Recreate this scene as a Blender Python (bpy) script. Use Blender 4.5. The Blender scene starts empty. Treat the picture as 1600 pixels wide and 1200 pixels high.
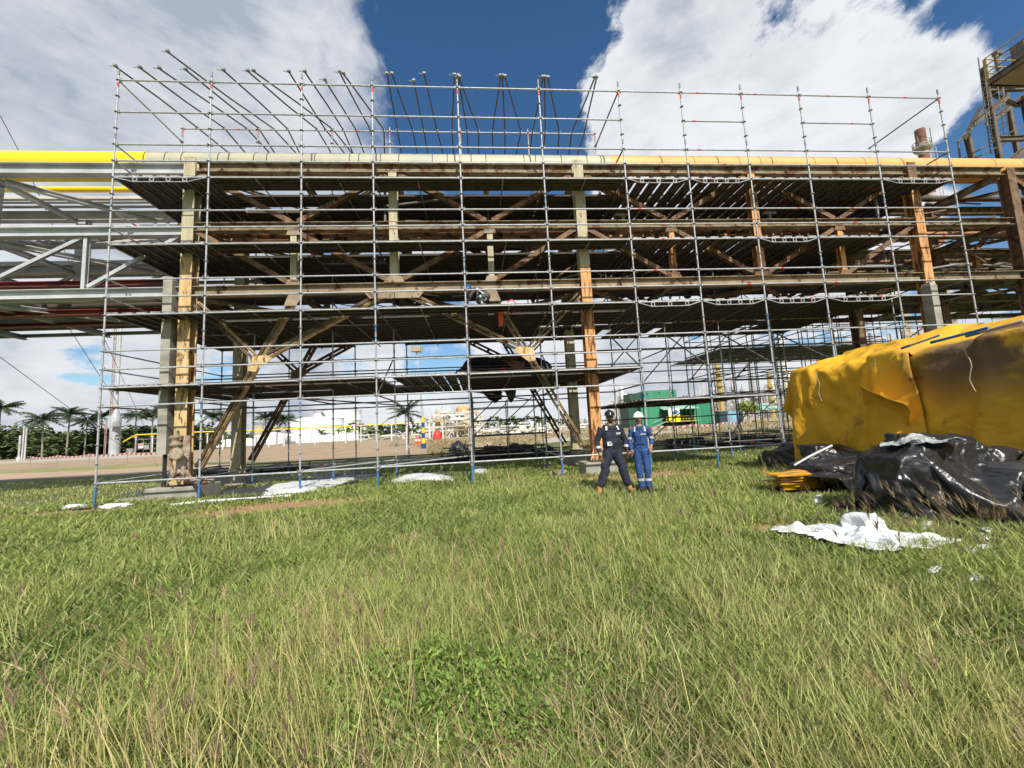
import bpy, bmesh, math, random
import numpy as np
from mathutils import Vector, Matrix, noise
random.seed(7)
rng = np.random.default_rng(11)
SC = bpy.context.scene
COL = SC.collection
R = math.radians

# ------------------------------------------------------------------ camera
TH, PITCH, ROLL = .08817, .1064, .05077
CAM = Vector((-1.034, -11.70, 1.504))
FWD = Vector((math.sin(TH)*math.cos(PITCH), math.cos(TH)*math.cos(PITCH), math.sin(PITCH)))
RT = Vector((math.cos(TH), -math.sin(TH), 0)); UP = RT.cross(FWD)
F = 637.03
rc = RT*math.cos(ROLL) - UP*math.sin(ROLL)
uc = RT*math.sin(ROLL) + UP*math.cos(ROLL)
cd = bpy.data.cameras.new('camera'); cam = bpy.data.objects.new('camera', cd); COL.objects.link(cam)
m = Matrix((rc, uc, -FWD)).transposed().to_4x4(); m.translation = CAM
cam.matrix_world = m
cd.sensor_width = 36; cd.lens = F/1600*36; cd.clip_end = 3000; cd.clip_start = .05
SC.camera = cam

# ------------------------------------------------------------------ light
SUN_EL, SUN_AZ = 43.5, 9.0        # azimuth measured from -y towards +x
sdir = Vector((math.sin(R(SUN_AZ))*math.cos(R(SUN_EL)), -math.cos(R(SUN_AZ))*math.cos(R(SUN_EL)), math.sin(R(SUN_EL))))
sl = bpy.data.lights.new('sun', 'SUN'); sl.energy = 4.6; sl.angle = R(.5); sl.color = (1, .95, .86)
so = bpy.data.objects.new('sun', sl); COL.objects.link(so)
so.rotation_euler = sdir.to_track_quat('Z', 'Y').to_euler()
SC.view_settings.view_transform = 'Standard'; SC.view_settings.look = 'None'
SC.view_settings.exposure = 0.25; SC.view_settings.gamma = 1
SC.render.engine = 'CYCLES'
SC.cycles.max_bounces = 5; SC.cycles.transparent_max_bounces = 8
SC.cycles.use_adaptive_sampling = True; SC.cycles.adaptive_threshold = .02
try: SC.cycles.use_denoising = True
except Exception: pass

# ------------------------------------------------------------------ pixel rays (pixel of the 1600x1200 photo -> point on a real plane)
def ray(px, py):
    return (FWD + rc*((px-800)/F) + uc*((600-py)/F))
def PY(px, py, y): r = ray(px, py); return CAM + r*((y-CAM.y)/r.y)
def PZ(px, py, z=0): r = ray(px, py); return CAM + r*((z-CAM.z)/r.z)
def PXX(px, py, x): r = ray(px, py); return CAM + r*((x-CAM.x)/r.x)
FH = Vector((FWD.x, FWD.y, 0)).normalized()
def PD(px, py, d): r = ray(px, py); return CAM + r*(d/r.dot(FH))      # d = depth in metres along the view
def cosw(px): r = ray(px, 660); return r.dot(FH)/math.hypot(r.x, r.y)

# ------------------------------------------------------------------ node helpers
class NT:
    def __init__(s, nt): s.nt = nt
    def n(s, t, **k):
        nd = s.nt.nodes.new(t)
        for a, v in k.items():
            if a.startswith('i_'): nd.inputs[a[2:]].default_value = v
            else: setattr(nd, a, v)
        return nd
    def l(s, a, b): s.nt.links.new(a, b)
    def val(s, x, sock):
        if isinstance(x, (int, float)): sock.default_value = x
        else: s.l(x, sock)
    def math(s, op, a, b=None, c=None, clamp=False):
        nd = s.n('ShaderNodeMath', operation=op, use_clamp=clamp)
        s.val(a, nd.inputs[0])
        if b is not None: s.val(b, nd.inputs[1])
        if c is not None: s.val(c, nd.inputs[2])
        return nd.outputs[0]
    def noise(s, vec, scale, detail=4, rough=.55, dist=0, dims='3D'):
        nd = s.n('ShaderNodeTexNoise', noise_dimensions=dims)
        if vec is not None: s.l(vec, nd.inputs['Vector'])
        nd.inputs['Scale'].default_value = scale; nd.inputs['Detail'].default_value = detail
        nd.inputs['Roughness'].default_value = rough; nd.inputs['Distortion'].default_value = dist
        return nd.outputs['Fac']
    def mapr(s, v, a, b, c=0, d=1, smooth=True):
        nd = s.n('ShaderNodeMapRange', interpolation_type='SMOOTHSTEP' if smooth else 'LINEAR')
        s.val(v, nd.inputs[0])
        for i, q in enumerate((a, b, c, d)): nd.inputs[i+1].default_value = q
        return nd.outputs[0]
    def mix(s, f, a, b):
        nd = s.n('ShaderNodeMix', data_type='RGBA')
        s.val(f, nd.inputs[0])
        for q, i in ((a, 6), (b, 7)):
            if isinstance(q, (tuple, list)): nd.inputs[i].default_value = (*q[:3], 1)
            else: s.l(q, nd.inputs[i])
        return nd.outputs[2]
    def xyz(s, v):
        nd = s.n('ShaderNodeSeparateXYZ'); s.l(v, nd.inputs[0]); return nd.outputs
    def comb(s, x, y, z):
        nd = s.n('ShaderNodeCombineXYZ')
        for i, q in enumerate((x, y, z)): s.val(q, nd.inputs[i])
        return nd.outputs[0]

def newmat(name):
    mt = bpy.data.materials.new(name); mt.use_nodes = True
    t = NT(mt.node_tree); b = mt.node_tree.nodes['Principled BSDF']
    geo = t.n('ShaderNodeNewGeometry')
    return mt, t, b, geo.outputs['Position'], geo
MATS = {}
def pm(name, c1, c2=None, scale=6, rough=.6, metal=0, bump=0, bscale=None, rust=None, stretch=None, spec=None, sheen=0):
    """paint/metal/cloth: two tones through noise, optional rust stains (colour, amount, scale)"""
    if name in MATS: return MATS[name]
    mt, t, b, pos, geo = newmat(name)
    v = pos
    if stretch:
        mp = t.n('ShaderNodeMapping'); t.l(pos, mp.inputs[0]); mp.inputs['Scale'].default_value = stretch; v = mp.outputs[0]
    c2 = c2 or tuple(x*.75 for x in c1)
    n1 = t.noise(v, scale, 5, .6)
    col = t.mix(t.mapr(n1, .35, .65), c1, c2)
    rs = rough
    if rust:
        rcx, amt, rsc = rust
        n2 = t.noise(v, rsc, 8, .7)
        fac = t.mapr(n2, 1-amt-.04, 1-amt+.05)
        n3 = t.noise(v, rsc*4, 3, .6)
        rc2 = t.mix(n3, rcx, tuple(x*.4 for x in rcx))
        col = t.mix(fac, col, rc2)
        rsn = t.math('MULTIPLY_ADD', fac, .9-rough, rough); t.l(rsn, b.inputs['Roughness'])
        if metal:
            t.l(t.math('MULTIPLY', t.math('SUBTRACT', 1.0, fac), metal), b.inputs['Metallic'])
    else:
        b.inputs['Roughness'].default_value = rs; b.inputs['Metallic'].default_value = metal
    t.l(col, b.inputs['Base Color'])
    if spec is not None: b.inputs['Specular IOR Level'].default_value = spec
    if bump:
        bp = t.n('ShaderNodeBump'); bp.inputs['Strength'].default_value = bump; bp.inputs['Distance'].default_value = .02
        t.l(t.noise(v, bscale or scale*3, 6, .6), bp.inputs['Height']); t.l(bp.outputs[0], b.inputs['Normal'])
    MATS[name] = mt
    return mt

# ------------------------------------------------------------------ sky with clouds (direction based, far away)
w = bpy.data.worlds.new('World'); SC.world = w; w.use_nodes = True
t = NT(w.node_tree); w.node_tree.nodes.clear()
outw = t.n('ShaderNodeOutputWorld'); bg = t.n('ShaderNodeBackground'); t.l(bg.outputs[0], outw.inputs[0])
bg.inputs['Strength'].default_value = .1
sky = t.n('ShaderNodeTexSky', sky_type='NISHITA'); sky.sun_disc = False
sky.sun_elevation = R(SUN_EL); sky.sun_rotation = math.atan2(sdir.x, sdir.y)
sky.altitude = 50; sky.air_density = 1.0; sky.dust_density = .15; sky.ozone_density = 1.5
tc = t.n('ShaderNodeTexCoord'); D = tc.outputs['Generated']
dx, dy, dz = t.xyz(D)
den = t.math('ADD', t.math('MAXIMUM', dz, 0.0), .16)
P2 = t.comb(t.math('DIVIDE', dx, den), t.math('DIVIDE', dy, den), 0.0)
def blob(px, py, r, amt):
    d = ray(px, py).normalized()
    vm = t.n('ShaderNodeVectorMath', operation='DISTANCE'); t.l(D, vm.inputs[0]); vm.inputs[1].default_value = d
    return t.math('MULTIPLY', t.mapr(vm.outputs['Value'], r, 0), amt)
# large-scale cover: 1 = cloud, 0 = clear
cov = 0.95
terms = [(745, 90, .36, -1.7), (790, 40, .10, .55), (760, 215, .30, -1.1), (960, 10, .17, -1.0), (1515, 215, .11, -1.7), (1600, 290, .16, -.9), (1585, 60, .13, -.8), 
         (120, 150, .75, .9), (1200, 150, .50, 1.1), (1000, 110, .16, .8), (1420, 190, .22, .8), (1520, 100, .12, .8),
         (330, 580, .18, -1.1), (690, 570, .14, -.9), (1075, 560, .14, -1.0), (130, 560, .10, -1.2), (60, 500, .14, .4), (1250, 570, .14, -.8), (90, 640, .10, .3), (520, 560, .08, .5)]
acc = None
for a in terms:
    q = blob(*a); acc = q if acc is None else t.math('ADD', acc, q)
nA = t.math('SUBTRACT', 1.02, t.math('MULTIPLY', t.math('ABSOLUTE', t.math('SUBTRACT', t.noise(D, 3.0, 9, .60, .2), .5)), 3.2))
nD = t.noise(D, 3.4, 11, .60, .25)
nn = t.math('ADD', t.math('MULTIPLY', nA, .42), t.math('MULTIPLY', nD, 1.25))
fld = t.math('ADD', t.math('ADD', acc, cov-1.0), t.math('MULTIPLY', t.math('SUBTRACT', nn, .93), 4.6))
# denser layer cake of cumulus near the horizon
mp = t.n('ShaderNodeMapping'); t.l(D, mp.inputs[0]); mp.inputs['Scale'].default_value = (1, 1, 3.2)
nH = t.noise(mp.outputs[0], 7, 8, .58, .2)
hz = t.mapr(dz, .32, .10)
fld = t.math('ADD', fld, t.math('MULTIPLY', hz, t.math('MULTIPLY_ADD', t.math('SUBTRACT', nH, .5), 5.0, .60)))
kk = t.mapr(dx, -.25, .12, .34, 1.2)          # wispy cloud on the left, crisp cumulus on the right
kk = t.math('MAXIMUM', kk, t.mapr(dz, .30, .12))
mask = t.mapr(t.math('MULTIPLY', t.math('ADD', fld, .0), kk), -.26, .34)
# shading of the clouds: lit tops, grey bases
thick = t.mapr(fld, .1, 1.5)
n5 = t.noise(D, 2.4, 6, .50, .2)
n6 = t.noise(mp.outputs[0], 11, 6, .6)
shade = t.mapr(t.math('ADD', t.math('MULTIPLY', n5, 1.0), t.math('MULTIPLY', n6, .35)), .52, .86)
shade = t.math('MULTIPLY', shade, t.math('MULTIPLY_ADD', thick, .7, .3))
gb = blob(250, 200, .8, .7)
shade = t.math('ADD', shade, t.math('MULTIPLY', gb, n5), clamp=True)
ccol = t.mix(shade, (7.3, 7.5, 7.8), (3.5, 4.0, 4.7))
skc = t.n('ShaderNodeHueSaturation'); t.l(sky.outputs[0], skc.inputs['Color']); skc.inputs['Saturation'].default_value = 1.25; skc.inputs['Value'].default_value = 1.0
t.l(t.mix(mask, skc.outputs[0], ccol), bg.inputs['Color'])

# ------------------------------------------------------------------ mesh builder
class MB:
    def __init__(s): s.v = []; s.f = []; s.mi = []; s.m = 0; s.sm = []
    def add(s, vs, fs, smooth=False):
        o = len(s.v); s.v += [tuple(q) for q in vs]
        for f in fs: s.f.append(tuple(i+o for i in f)); s.mi.append(s.m); s.sm.append(smooth)
    def box(s, c, sz, M=None):
        x, y, z = (q/2 for q in sz); c = Vector(c)
        vs = [Vector((a*x, b*y, d*z)) for d in (-1, 1) for b in (-1, 1) for a in (-1, 1)]
        if M is not None: vs = [M @ q for q in vs]
        s.add([c+q for q in vs], [(0,2,3,1), (4,5,7,6), (0,1,5,4), (2,6,7,3), (0,4,6,2), (1,3,7,5)])
    def bb(s, x0, x1, y0, y1, z0, z1): s.box(((x0+x1)/2, (y0+y1)/2, (z0+z1)/2), (x1-x0, y1-y0, z1-z0))
    def tube(s, p0, p1, r, n=8, r1=None, cap=True):
        p0, p1 = Vector(p0), Vector(p1); d = (p1-p0)
        if d.length < 1e-6: return
        d.normalize(); a = d.orthogonal().normalized(); b = d.cross(a); r1 = r if r1 is None else r1
        vs = []
        for p, q in ((p0, r), (p1, r1)):
            for i in range(n):
                an = 2*math.pi*i/n; vs.append(p + (a*math.cos(an)+b*math.sin(an))*q)
        s.add(vs, [(i, (i+1) % n, n+(i+1) % n, n+i) for i in range(n)], True)
        if cap: s.add(vs, [tuple(reversed(range(n))), tuple(range(n, 2*n))])
    def path(s, pts, r, n=8, rs=None):
        pts = [Vector(p) for p in pts]; rings = []
        prev = None
        for i, p in enumerate(pts):
            d = (pts[min(i+1, len(pts)-1)] - pts[max(i-1, 0)]).normalized()
            if prev is None: a = d.orthogonal().normalized()
            else: a = (prev - d*prev.dot(d)).normalized()
            prev = a; b = d.cross(a); q = rs[i] if rs else r
            rings.append([p+(a*math.cos(2*math.pi*k/n)+b*math.sin(2*math.pi*k/n))*q for k in range(n)])
        vs = [q for rr in rings for q in rr]
        fs = [(j*n+i, j*n+(i+1) % n, (j+1)*n+(i+1) % n, (j+1)*n+i) for j in range(len(pts)-1) for i in range(n)]
        s.add(vs, fs, True); s.add(vs, [tuple(reversed(range(n))), tuple(range((len(pts)-1)*n, len(pts)*n))])
    def lathe(s, c, prof, n=20, axis='z', caps=True):
        c = Vector(c); vs = []
        for r, h in prof:
            for i in range(n):
                an = 2*math.pi*i/n; a, b = r*math.cos(an), r*math.sin(an)
                q = {'z': (a, b, h), 'x': (h, a, b), 'y': (b, h, a)}[axis]
                vs.append(c+Vector(q))
        fs = [(j*n+i, j*n+(i+1) % n, (j+1)*n+(i+1) % n, (j+1)*n+i) for j in range(len(prof)-1) for i in range(n)]
        s.add(vs, fs, True)
        if caps: s.add(vs, [tuple(reversed(range(n))), tuple(range((len(prof)-1)*n, len(prof)*n))])
    def ibeam(s, p0, p1, h=.3, w=.2, tf=.02, tw=.014, up=(0, 0, 1)):
        p0, p1 = Vector(p0), Vector(p1); L = (p1-p0).length; d = (p1-p0).normalized(); u = Vector(up)
        if abs(d.dot(u)) > .98: u = Vector((0, 1, 0))
        sd = d.cross(u).normalized(); u = sd.cross(d).normalized()
        M = Matrix((d, sd, u)).transposed(); c = (p0+p1)/2
        s.box(c+u*(h/2-tf/2), (L, w, tf), M); s.box(c-u*(h/2-tf/2), (L, w, tf), M); s.box(c, (L-.001, tw, h-2*tf), M)
    def plate(s, pts, th, nrm=(0, 1, 0)):
        nrm = Vector(nrm).normalized()*th/2; pts = [Vector(p) for p in pts]; n = len(pts)
        s.add([p-nrm for p in pts]+[p+nrm for p in pts], [tuple(range(n)), tuple(reversed(range(n, 2*n)))] + [(i, i+n, (i+1) % n+n, (i+1) % n) for i in range(n)])
    def mesh(s, name, mats):
        me = bpy.data.meshes.new(name); me.from_pydata(s.v, [], s.f)
        for q in (mats if isinstance(mats, (list, tuple)) else [mats]): me.materials.append(q)
        me.polygons.foreach_set('material_index', s.mi); me.polygons.foreach_set('use_smooth', s.sm); me.update()
        return me
    def build(s, name, mats, parent=None, loc=None):
        return ob(name, s.mesh(name, mats), parent, loc)

def ob(name, me, parent=None, loc=None, rz=0):
    o = bpy.data.objects.new(name, me); COL.objects.link(o)
    if loc is not None: o.location = loc
    if rz: o.rotation_euler.z = rz
    if parent: o.parent = parent
    return o
def tag(o, label, cat, group=None, kind=None):
    o['label'] = label; o['category'] = cat
    if group: o['group'] = group
    if kind: o['kind'] = kind
    return o
def thing(name, label, cat, loc=(0, 0, 0), group=None, rz=0):
    return tag(ob(name, None, None, loc, rz), label, cat, group)
def struct(o): o['kind'] = 'structure'; return o
def dup(o, parent=None):
    c = o.copy(); COL.objects.link(c)
    if parent: c.parent = parent
    for ch in list(o.children): dup(ch, c)
    return c

# ------------------------------------------------------------------ materials
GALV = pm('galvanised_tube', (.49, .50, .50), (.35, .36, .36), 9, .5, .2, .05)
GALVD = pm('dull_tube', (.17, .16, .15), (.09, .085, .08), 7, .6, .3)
CAST = pm('cast_coupler', (.33, .34, .34), (.18, .18, .19), 20, .6, .2)
BLUE = pm('blue_paint', (.03, .13, .30), (.06, .2, .4), 12, .55)
REDT = pm('red_band', (.75, .06, .04), (.55, .05, .04), 20, .6)
PLANK = pm('deck_steel', (.44, .39, .33), (.28, .23, .18), 5, .75, 0, .1, rust=((.17, .09, .05), .45, 3))
LIP_SHADE = pm('deck_lip_shade', (.05, .042, .035), (.08, .06, .04), 6, .8)  # near-black paints the shade between planks onto their lips and ribs
PLANKF = pm('deck_steel_edge', (.40, .40, .39), (.20, .19, .18), 8, .55, .4)
CREAM = pm('cream_primer', (.50, .45, .29), (.38, .33, .20), 2.5, .7, 0, .1, rust=((.20, .09, .04), .40, 4), stretch=(2.2, 2.2, .6))
OCHRE = pm('ochre_paint', (.62, .47, .24), (.52, .35, .14), 2.0, .7, 0, .12, rust=((.22, .09, .035), .44, 3.5), stretch=(2.6, 2.6, .6))
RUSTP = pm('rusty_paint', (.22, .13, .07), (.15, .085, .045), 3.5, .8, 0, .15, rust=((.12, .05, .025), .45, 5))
TANR = pm('weathered_tan', (.34, .28, .18), (.25, .19, .12), 2.0, .75, 0, .12, rust=((.15, .06, .03), .43, 3))
ORNG = pm('orange_primer', (.66, .38, .15), (.56, .27, .09), 1.6, .7, 0, .08, rust=((.22, .08, .03), .47, 3), stretch=(2.6, 2.6, .45))
OLIVE = pm('old_olive_and_shade', (.27, .23, .14), (.18, .14, .08), 2.5, .7, 0, .1, rust=((.19, .085, .04), .47, 3))
SILVER = pm('silver_paint', (.52, .53, .52), (.40, .41, .41), 1.5, .5, .15, rust=((.30, .24, .18), .30, 2))
SILVD = pm('aged_silver', (.34, .35, .34), (.24, .25, .24), 2, .5, .2)
YEL = pm('yellow_pipe_paint', (.86, .62, .005), (.80, .55, .005), .8, .4)
DRED = pm('dark_red_paint', (.20, .035, .03), (.13, .025, .022), 2, .55)
CONC = pm('concrete', (.36, .34, .28), (.27, .25, .21), 3, .9, 0, .2)
CONCL = pm('shade_banded_concrete', (.40, .38, .31), (.22, .21, .17), 1.1, .9, 0, .15, stretch=(1, 1, 3))  # flattened noise paints rail shadow bands into the concrete tone
BLACKP = pm('black_plastic', (.014, .014, .016), (.022, .022, .024), 3, .33, 0, .25, 14, spec=.6)
WHITEP = pm('white_plastic', (.74, .76, .76), (.62, .64, .65), 4, .5, 0, .2, 16)
DARKM = pm('dark_metal', (.05, .045, .04), (.025, .022, .02), 5, .7, .2)
WHITE = pm('white_paint', (.76, .76, .74), (.66, .66, .64), .5, .5)
SKIN_D = pm('dark_skin', (.17, .085, .05), (.14, .07, .04), 20, .45)
SKIN_L = pm('light_brown_skin', (.42, .22, .14), (.38, .19, .12), 20, .5)

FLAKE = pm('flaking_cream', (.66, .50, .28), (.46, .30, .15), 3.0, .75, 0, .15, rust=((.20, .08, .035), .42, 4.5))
ZK0 = .60
U = [-11.01, -8.46, -5.89, -3.83, -1.24, 1.32, 3.92, 6.00, 8.09, 10.15, 12.69, 15.35]
YR = [0, 2.57, 5.14]
def zk(k): return ZK0 + k

# ================================================================== SCAFFOLD
scaf = thing('scaffold', 'tall grey tube scaffold with open steel decks wrapped around the rusty pipe rack', 'scaffold')
def standard_mesh(h, seed):
    """vertical tube from z=0 (bottom ledger level) with a rosette every half metre"""
    r = random.Random(seed); b = MB()
    b.tube((0, 0, -.12), (0, 0, h), .0242, 8)
    b.tube((0, 0, h), (0, 0, h+.17), .017, 6)
    b.m = 1
    n = int(h/.5+.01)
    for i in range(n+1):
        z = i*.5
        b.lathe((0, 0, z), [(.026, -.012), (.060, -.006), (.060, .006), (.026, .012)], 8)
        if i % 4 == 3: b.tube((0, 0, z+.17), (0, 0, z+.33), .0285, 8)
    b.m = 2
    for z in ([h-.22] + [r.choice((3.7, 5.7, 7.7)) for _ in range(1)]): b.tube((0, 0, z), (0, 0, z+.15), .0256, 8)
    b.m = 3
    for z in [r.choice((1.6, 3.6, 5.6, 7.6)) for _ in range(1)]: b.tube((0, 0, z), (0, 0, z+r.choice((.3, .45))), .0256, 8)
    return b.mesh('standard', [GALV, CAST, REDT, BLUE])
SM = {}
def jack_mesh():
    b = MB(); b.tube((0, 0, -.56), (0, 0, -.08), .031, 8); b.m = 1; b.tube((0, 0, -.10), (0, 0, -.05), .05, 8)
    b.box((0, 0, -.585), (.15, .15, .012)); return b.mesh('base_jack', [BLUE, CAST])
JM = jack_mesh()
def standard(x, y, z0, h, seed, jack=True, parent=None):
    key = (h, seed % 5)
    if key not in SM: SM[key] = standard_mesh(h, seed % 5)
    o = ob('standard', SM[key], parent or scaf, (x, y, z0))
    if jack: ob('base_jack', JM, o)
    return o
for i, x in enumerate(U):
    standard(x, 0, ZK0, 11.5, i)
    standard(x, 2.57, ZK0, 12.0 if i <= 6 else 11.0, i+2)
    if i in (0, 1, 2, 3, 4, 5, 6, 7, 8, 9, 10): standard(x, 5.14, ZK0, 6.5 if i > 6 else 8.5, i+4)

# ledgers
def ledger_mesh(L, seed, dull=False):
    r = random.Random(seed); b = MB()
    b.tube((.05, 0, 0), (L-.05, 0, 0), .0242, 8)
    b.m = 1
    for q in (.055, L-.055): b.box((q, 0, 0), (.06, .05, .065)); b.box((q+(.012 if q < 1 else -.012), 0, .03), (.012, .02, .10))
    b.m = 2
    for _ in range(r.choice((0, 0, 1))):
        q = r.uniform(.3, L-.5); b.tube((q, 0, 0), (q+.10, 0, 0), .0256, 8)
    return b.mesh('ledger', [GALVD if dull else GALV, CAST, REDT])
LM = {}
led = []      # (priority, x, y, z, L, rot, dull)
def add_ledger(x, y, z, L, rot=0, pri=0, dull=False): led.append((pri, x, y, z, L, rot, dull))
front = {}
for i in range(11):
    ks = [0, 2, 3, 3.5, 4.5, 5, 5.5, 6.5, 7, 7.5, 8.5, 9, 9.5, 11.5] if i < 6 else [0, 3.5, 4.5, 5, 5.5, 6.5, 7, 7.5, 8.5, 9, 9.5, 11.5]
    if i < 6: ks += [2.5, 10.5]
    if i in (6, 7): ks += [1.5]
    if i in (7, 9): ks += [10.5]
    if i > 8: ks = [k for k in ks if k > 3]
    if i == 10: ks = [k for k in ks if k != 5.5]
    for k in ks: add_ledger(U[i], 0, zk(k), U[i+1]-U[i], 0, 0)
for i in range(11):
    L = U[i+1]-U[i]
    for k in ([0, 2, 3, 3.5, 5.5, 7.5, 9.5, 12] if i < 6 else [0, 3, 3.5, 5.5, 7.5, 9.5]):
        if i > 8 and k < 1: continue
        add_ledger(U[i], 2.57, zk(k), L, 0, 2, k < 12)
for i in range(10):
    L = U[i+1]-U[i]
    for k in ([0, 2, 2.5, 3, 3.5, 5, 5.5] if i < 6 else [0, 1, 1.5, 2.5, 3, 4, 4.5]):
        if i > 7 and k < 1.6: continue
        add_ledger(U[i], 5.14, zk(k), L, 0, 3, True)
# transoms (front to back)
for i in range(12):
    end = i in (0, 11)
    ks = [0, 2, 2.5, 4.5, 6.5, 8.5] + ([3, 3.5, 5, 5.5, 7, 7.5, 9, 9.5] if end else []) + ([11.5, 9.5, 9] if i in (0, 6, 11) else [])
    for k in sorted(set(ks)):
        if i > 6 and k in (2, 2.5): continue
        if i > 8 and k < 3: continue
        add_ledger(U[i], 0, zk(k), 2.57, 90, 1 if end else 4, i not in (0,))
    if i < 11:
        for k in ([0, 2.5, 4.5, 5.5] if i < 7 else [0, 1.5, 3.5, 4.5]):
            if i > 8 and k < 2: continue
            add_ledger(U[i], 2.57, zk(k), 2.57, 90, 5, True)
add_ledger(U[0], 2.57, zk(3), 2.57, 90, 5, True); add_ledger(U[0], 2.57, zk(3.5), 2.57, 90, 5, True); add_ledger(U[0], 2.57, zk(2), 2.57, 90, 5, True)
led.sort(key=lambda q: q[0])
rest = MB(); nl = 0
for pri, x, y, z, L, rot, dull in led:
    if nl < 100 and (pri == 0):
        # skip no one: the hundred that show largest
        key = (round(L, 2), int(random.random()*4), dull)
        if key not in LM: LM[key] = ledger_mesh(L, key[1], dull)
        ob('ledger', LM[key], scaf, (x, y, z), R(rot)); nl += 1
    else:
        me = rest; me.m = 3 if dull else 0
        if rot: p0, p1 = (x, y+.05, z), (x, y+L-.05, z); ax = 1
        else: p0, p1 = (x+.05, y, z), (x+L-.05, y, z); ax = 0
        me.tube(p0, p1, .0242, 6, cap=False); me.m = 1
        for p in (p0, p1): me.box(p, (.06, .05, .065) if not rot else (.05, .06, .065))
        if random.random() < .3:
            me.m = 2; q = random.uniform(.3, L-.4); v = Vector((x, y, z)); dd = Vector((0, 1, 0)) if rot else Vector((1, 0, 0))
            me.tube(v+dd*q, v+dd*(q+.11), .0256, 6)
o = rest.build('ledger_tubes', [GALV, CAST, REDT, GALVD], scaf); o['kind'] = 'stuff'; o['label'] = 'remaining horizontal scaffold tubes'

# bridging ledgers with little square brackets under the right hand decks
def bridging(i, k, sq=4):
    x0, x1 = U[i], U[i+1]; z = zk(k); b = MB(); L = x1-x0
    pts = [(x0+.06, -.03, z-.02), (x0+.2*L, -.03, z-.12), (x0+.8*L, -.03, z-.12), (x1-.06, -.03, z-.02)]
    pts = [(x0+.06, -.035, z-.03), (x0+.12*L, -.035, z-.09), (x0+.22*L, -.035, z-.155), (x0+.78*L, -.035, z-.155), (x0+.88*L, -.035, z-.09), (x1-.06, -.035, z-.03)]
    b.path(pts, .014, 6)
    b.m = 1
    for q in range(sq):
        x = x0+L*(.24+.52*q/(sq-1)); s_ = .05
        for dx_, dz_, sx, sz in ((-s_, 0, .018, .12), (s_, 0, .018, .12), (0, s_, .1, .018), (0, -s_, .1, .018)): b.box((x+dx_, -.035, z-.085+dz_), (sx, .03, sz))
    b.build('bridging_ledger', [GALV, GALV], scaf)
for i, k in ((0, 8.5), (6, 8.5), (7, 8.5), (10, 8.5), (8, 6.5), (6, 4.5), (7, 4.5), (8, 4.5), (9, 4.5)): bridging(i, k, 4 if i != 6 else 3)

# decks of ribbed steel planks
def plank(b, x0, y0, z, L, along, w=.305):
    """channel-shaped plank with hooks, ribs and drilled web"""
    def bx(a0, a1, c0, c1, z0, z1):
        if along == 'x': b.bb(x0+a0, x0+a1, y0+c0, y0+c1, z0, z1)
        else: b.bb(x0+c0, x0+c1, y0+a0, y0+a1, z0, z1)
    b.m = 0; bx(.03, L-.03, 0, w, z+.012, z+.020)
    b.m = 2; bx(.035, L-.035, .0005, .052, z-.045, z+.0115); bx(.035, L-.035, w-.052, w-.0005, z-.045, z+.0115)
    for c in (.40, .60): bx(.04, L-.04, w*c-.012, w*c+.012, z-.012, z+.0113)
    b.m = 1
    for a in (.0, L-.04): bx(a+.001, a+.039, .02, w-.02, z-.02, z+.030)
DM = {}
def deck(i, j, k, along, rows=None, drop=0.0, seed=0):
    x0, x1 = U[i], U[i+1]; L = x1-x0; r = random.Random(i*100+j*10+k+seed)
    b = MB(); z = zk(k)+.035; y0 = YR[j]; Ly = 2.57
    if along == 'x':
        ys = rows if rows is not None else [q*.321 for q in range(8)]
        for q in ys:
            if r.random() < drop: continue
            plank(b, x0+r.uniform(-.01, .01), y0+q, z+r.uniform(0, .006), L, 'x')
    else:
        n = int(L/.36); gap = (L-n*.305)/(n)
        for q in range(n):
            if r.random() < drop: continue
            plank(b, x0+gap/2+q*(.305+gap), y0+r.uniform(-.01, .01), z+r.uniform(0, .006), Ly, 'y')
    b.m = 0
    if along == 'y':   # intermediate transoms carrying the planks
        for yy in (.02, Ly-.02): b.tube((x0+.04, y0+yy, z-.035), (x1-.04, y0+yy, z-.035), .02, 6)
    else:
        b.tube((x0+L/2, y0+.02, z-.07), (x0+L/2, y0+Ly-.02, z-.07), .02, 6)
    b.build('deck', [PLANK, PLANKF, LIP_SHADE], scaf)
outer = [0.02, .345, .96, 1.285, 1.61, 1.935, 2.255]
for k in (4.5, 6.5, 8.5):
    for i in range(11):
        if i == 10 and k < 8: continue
        if i in (0,) or i >= 6: deck(i, 0, k, 'y', drop=.0 if i else .0)
        else: deck(i, 0, k, 'x', outer, drop=.06)
for i in range(10): deck(i, 1, 4.5, 'x' if 0 < i < 6 else 'y', drop=.08)
for i in range(1, 10): deck(i, 1, 6.5, 'x' if i < 6 else 'y', drop=.10)
for i in range(1, 10): deck(i, 1, 8.5, 'x' if i < 6 else 'y', drop=.18)
for i in range(6):
    deck(i, 0, 2.5, 'y' if i in (0, 3) else 'x', None if i in (0, 3) else outer, drop=.04)
    deck(i, 1, 2.5, 'y' if i in (0, 3) else 'x', drop=.08)
for i in (6, 7):
    for j in (0, 1): deck(i, j, 1.5, 'x', drop=.03)
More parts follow.
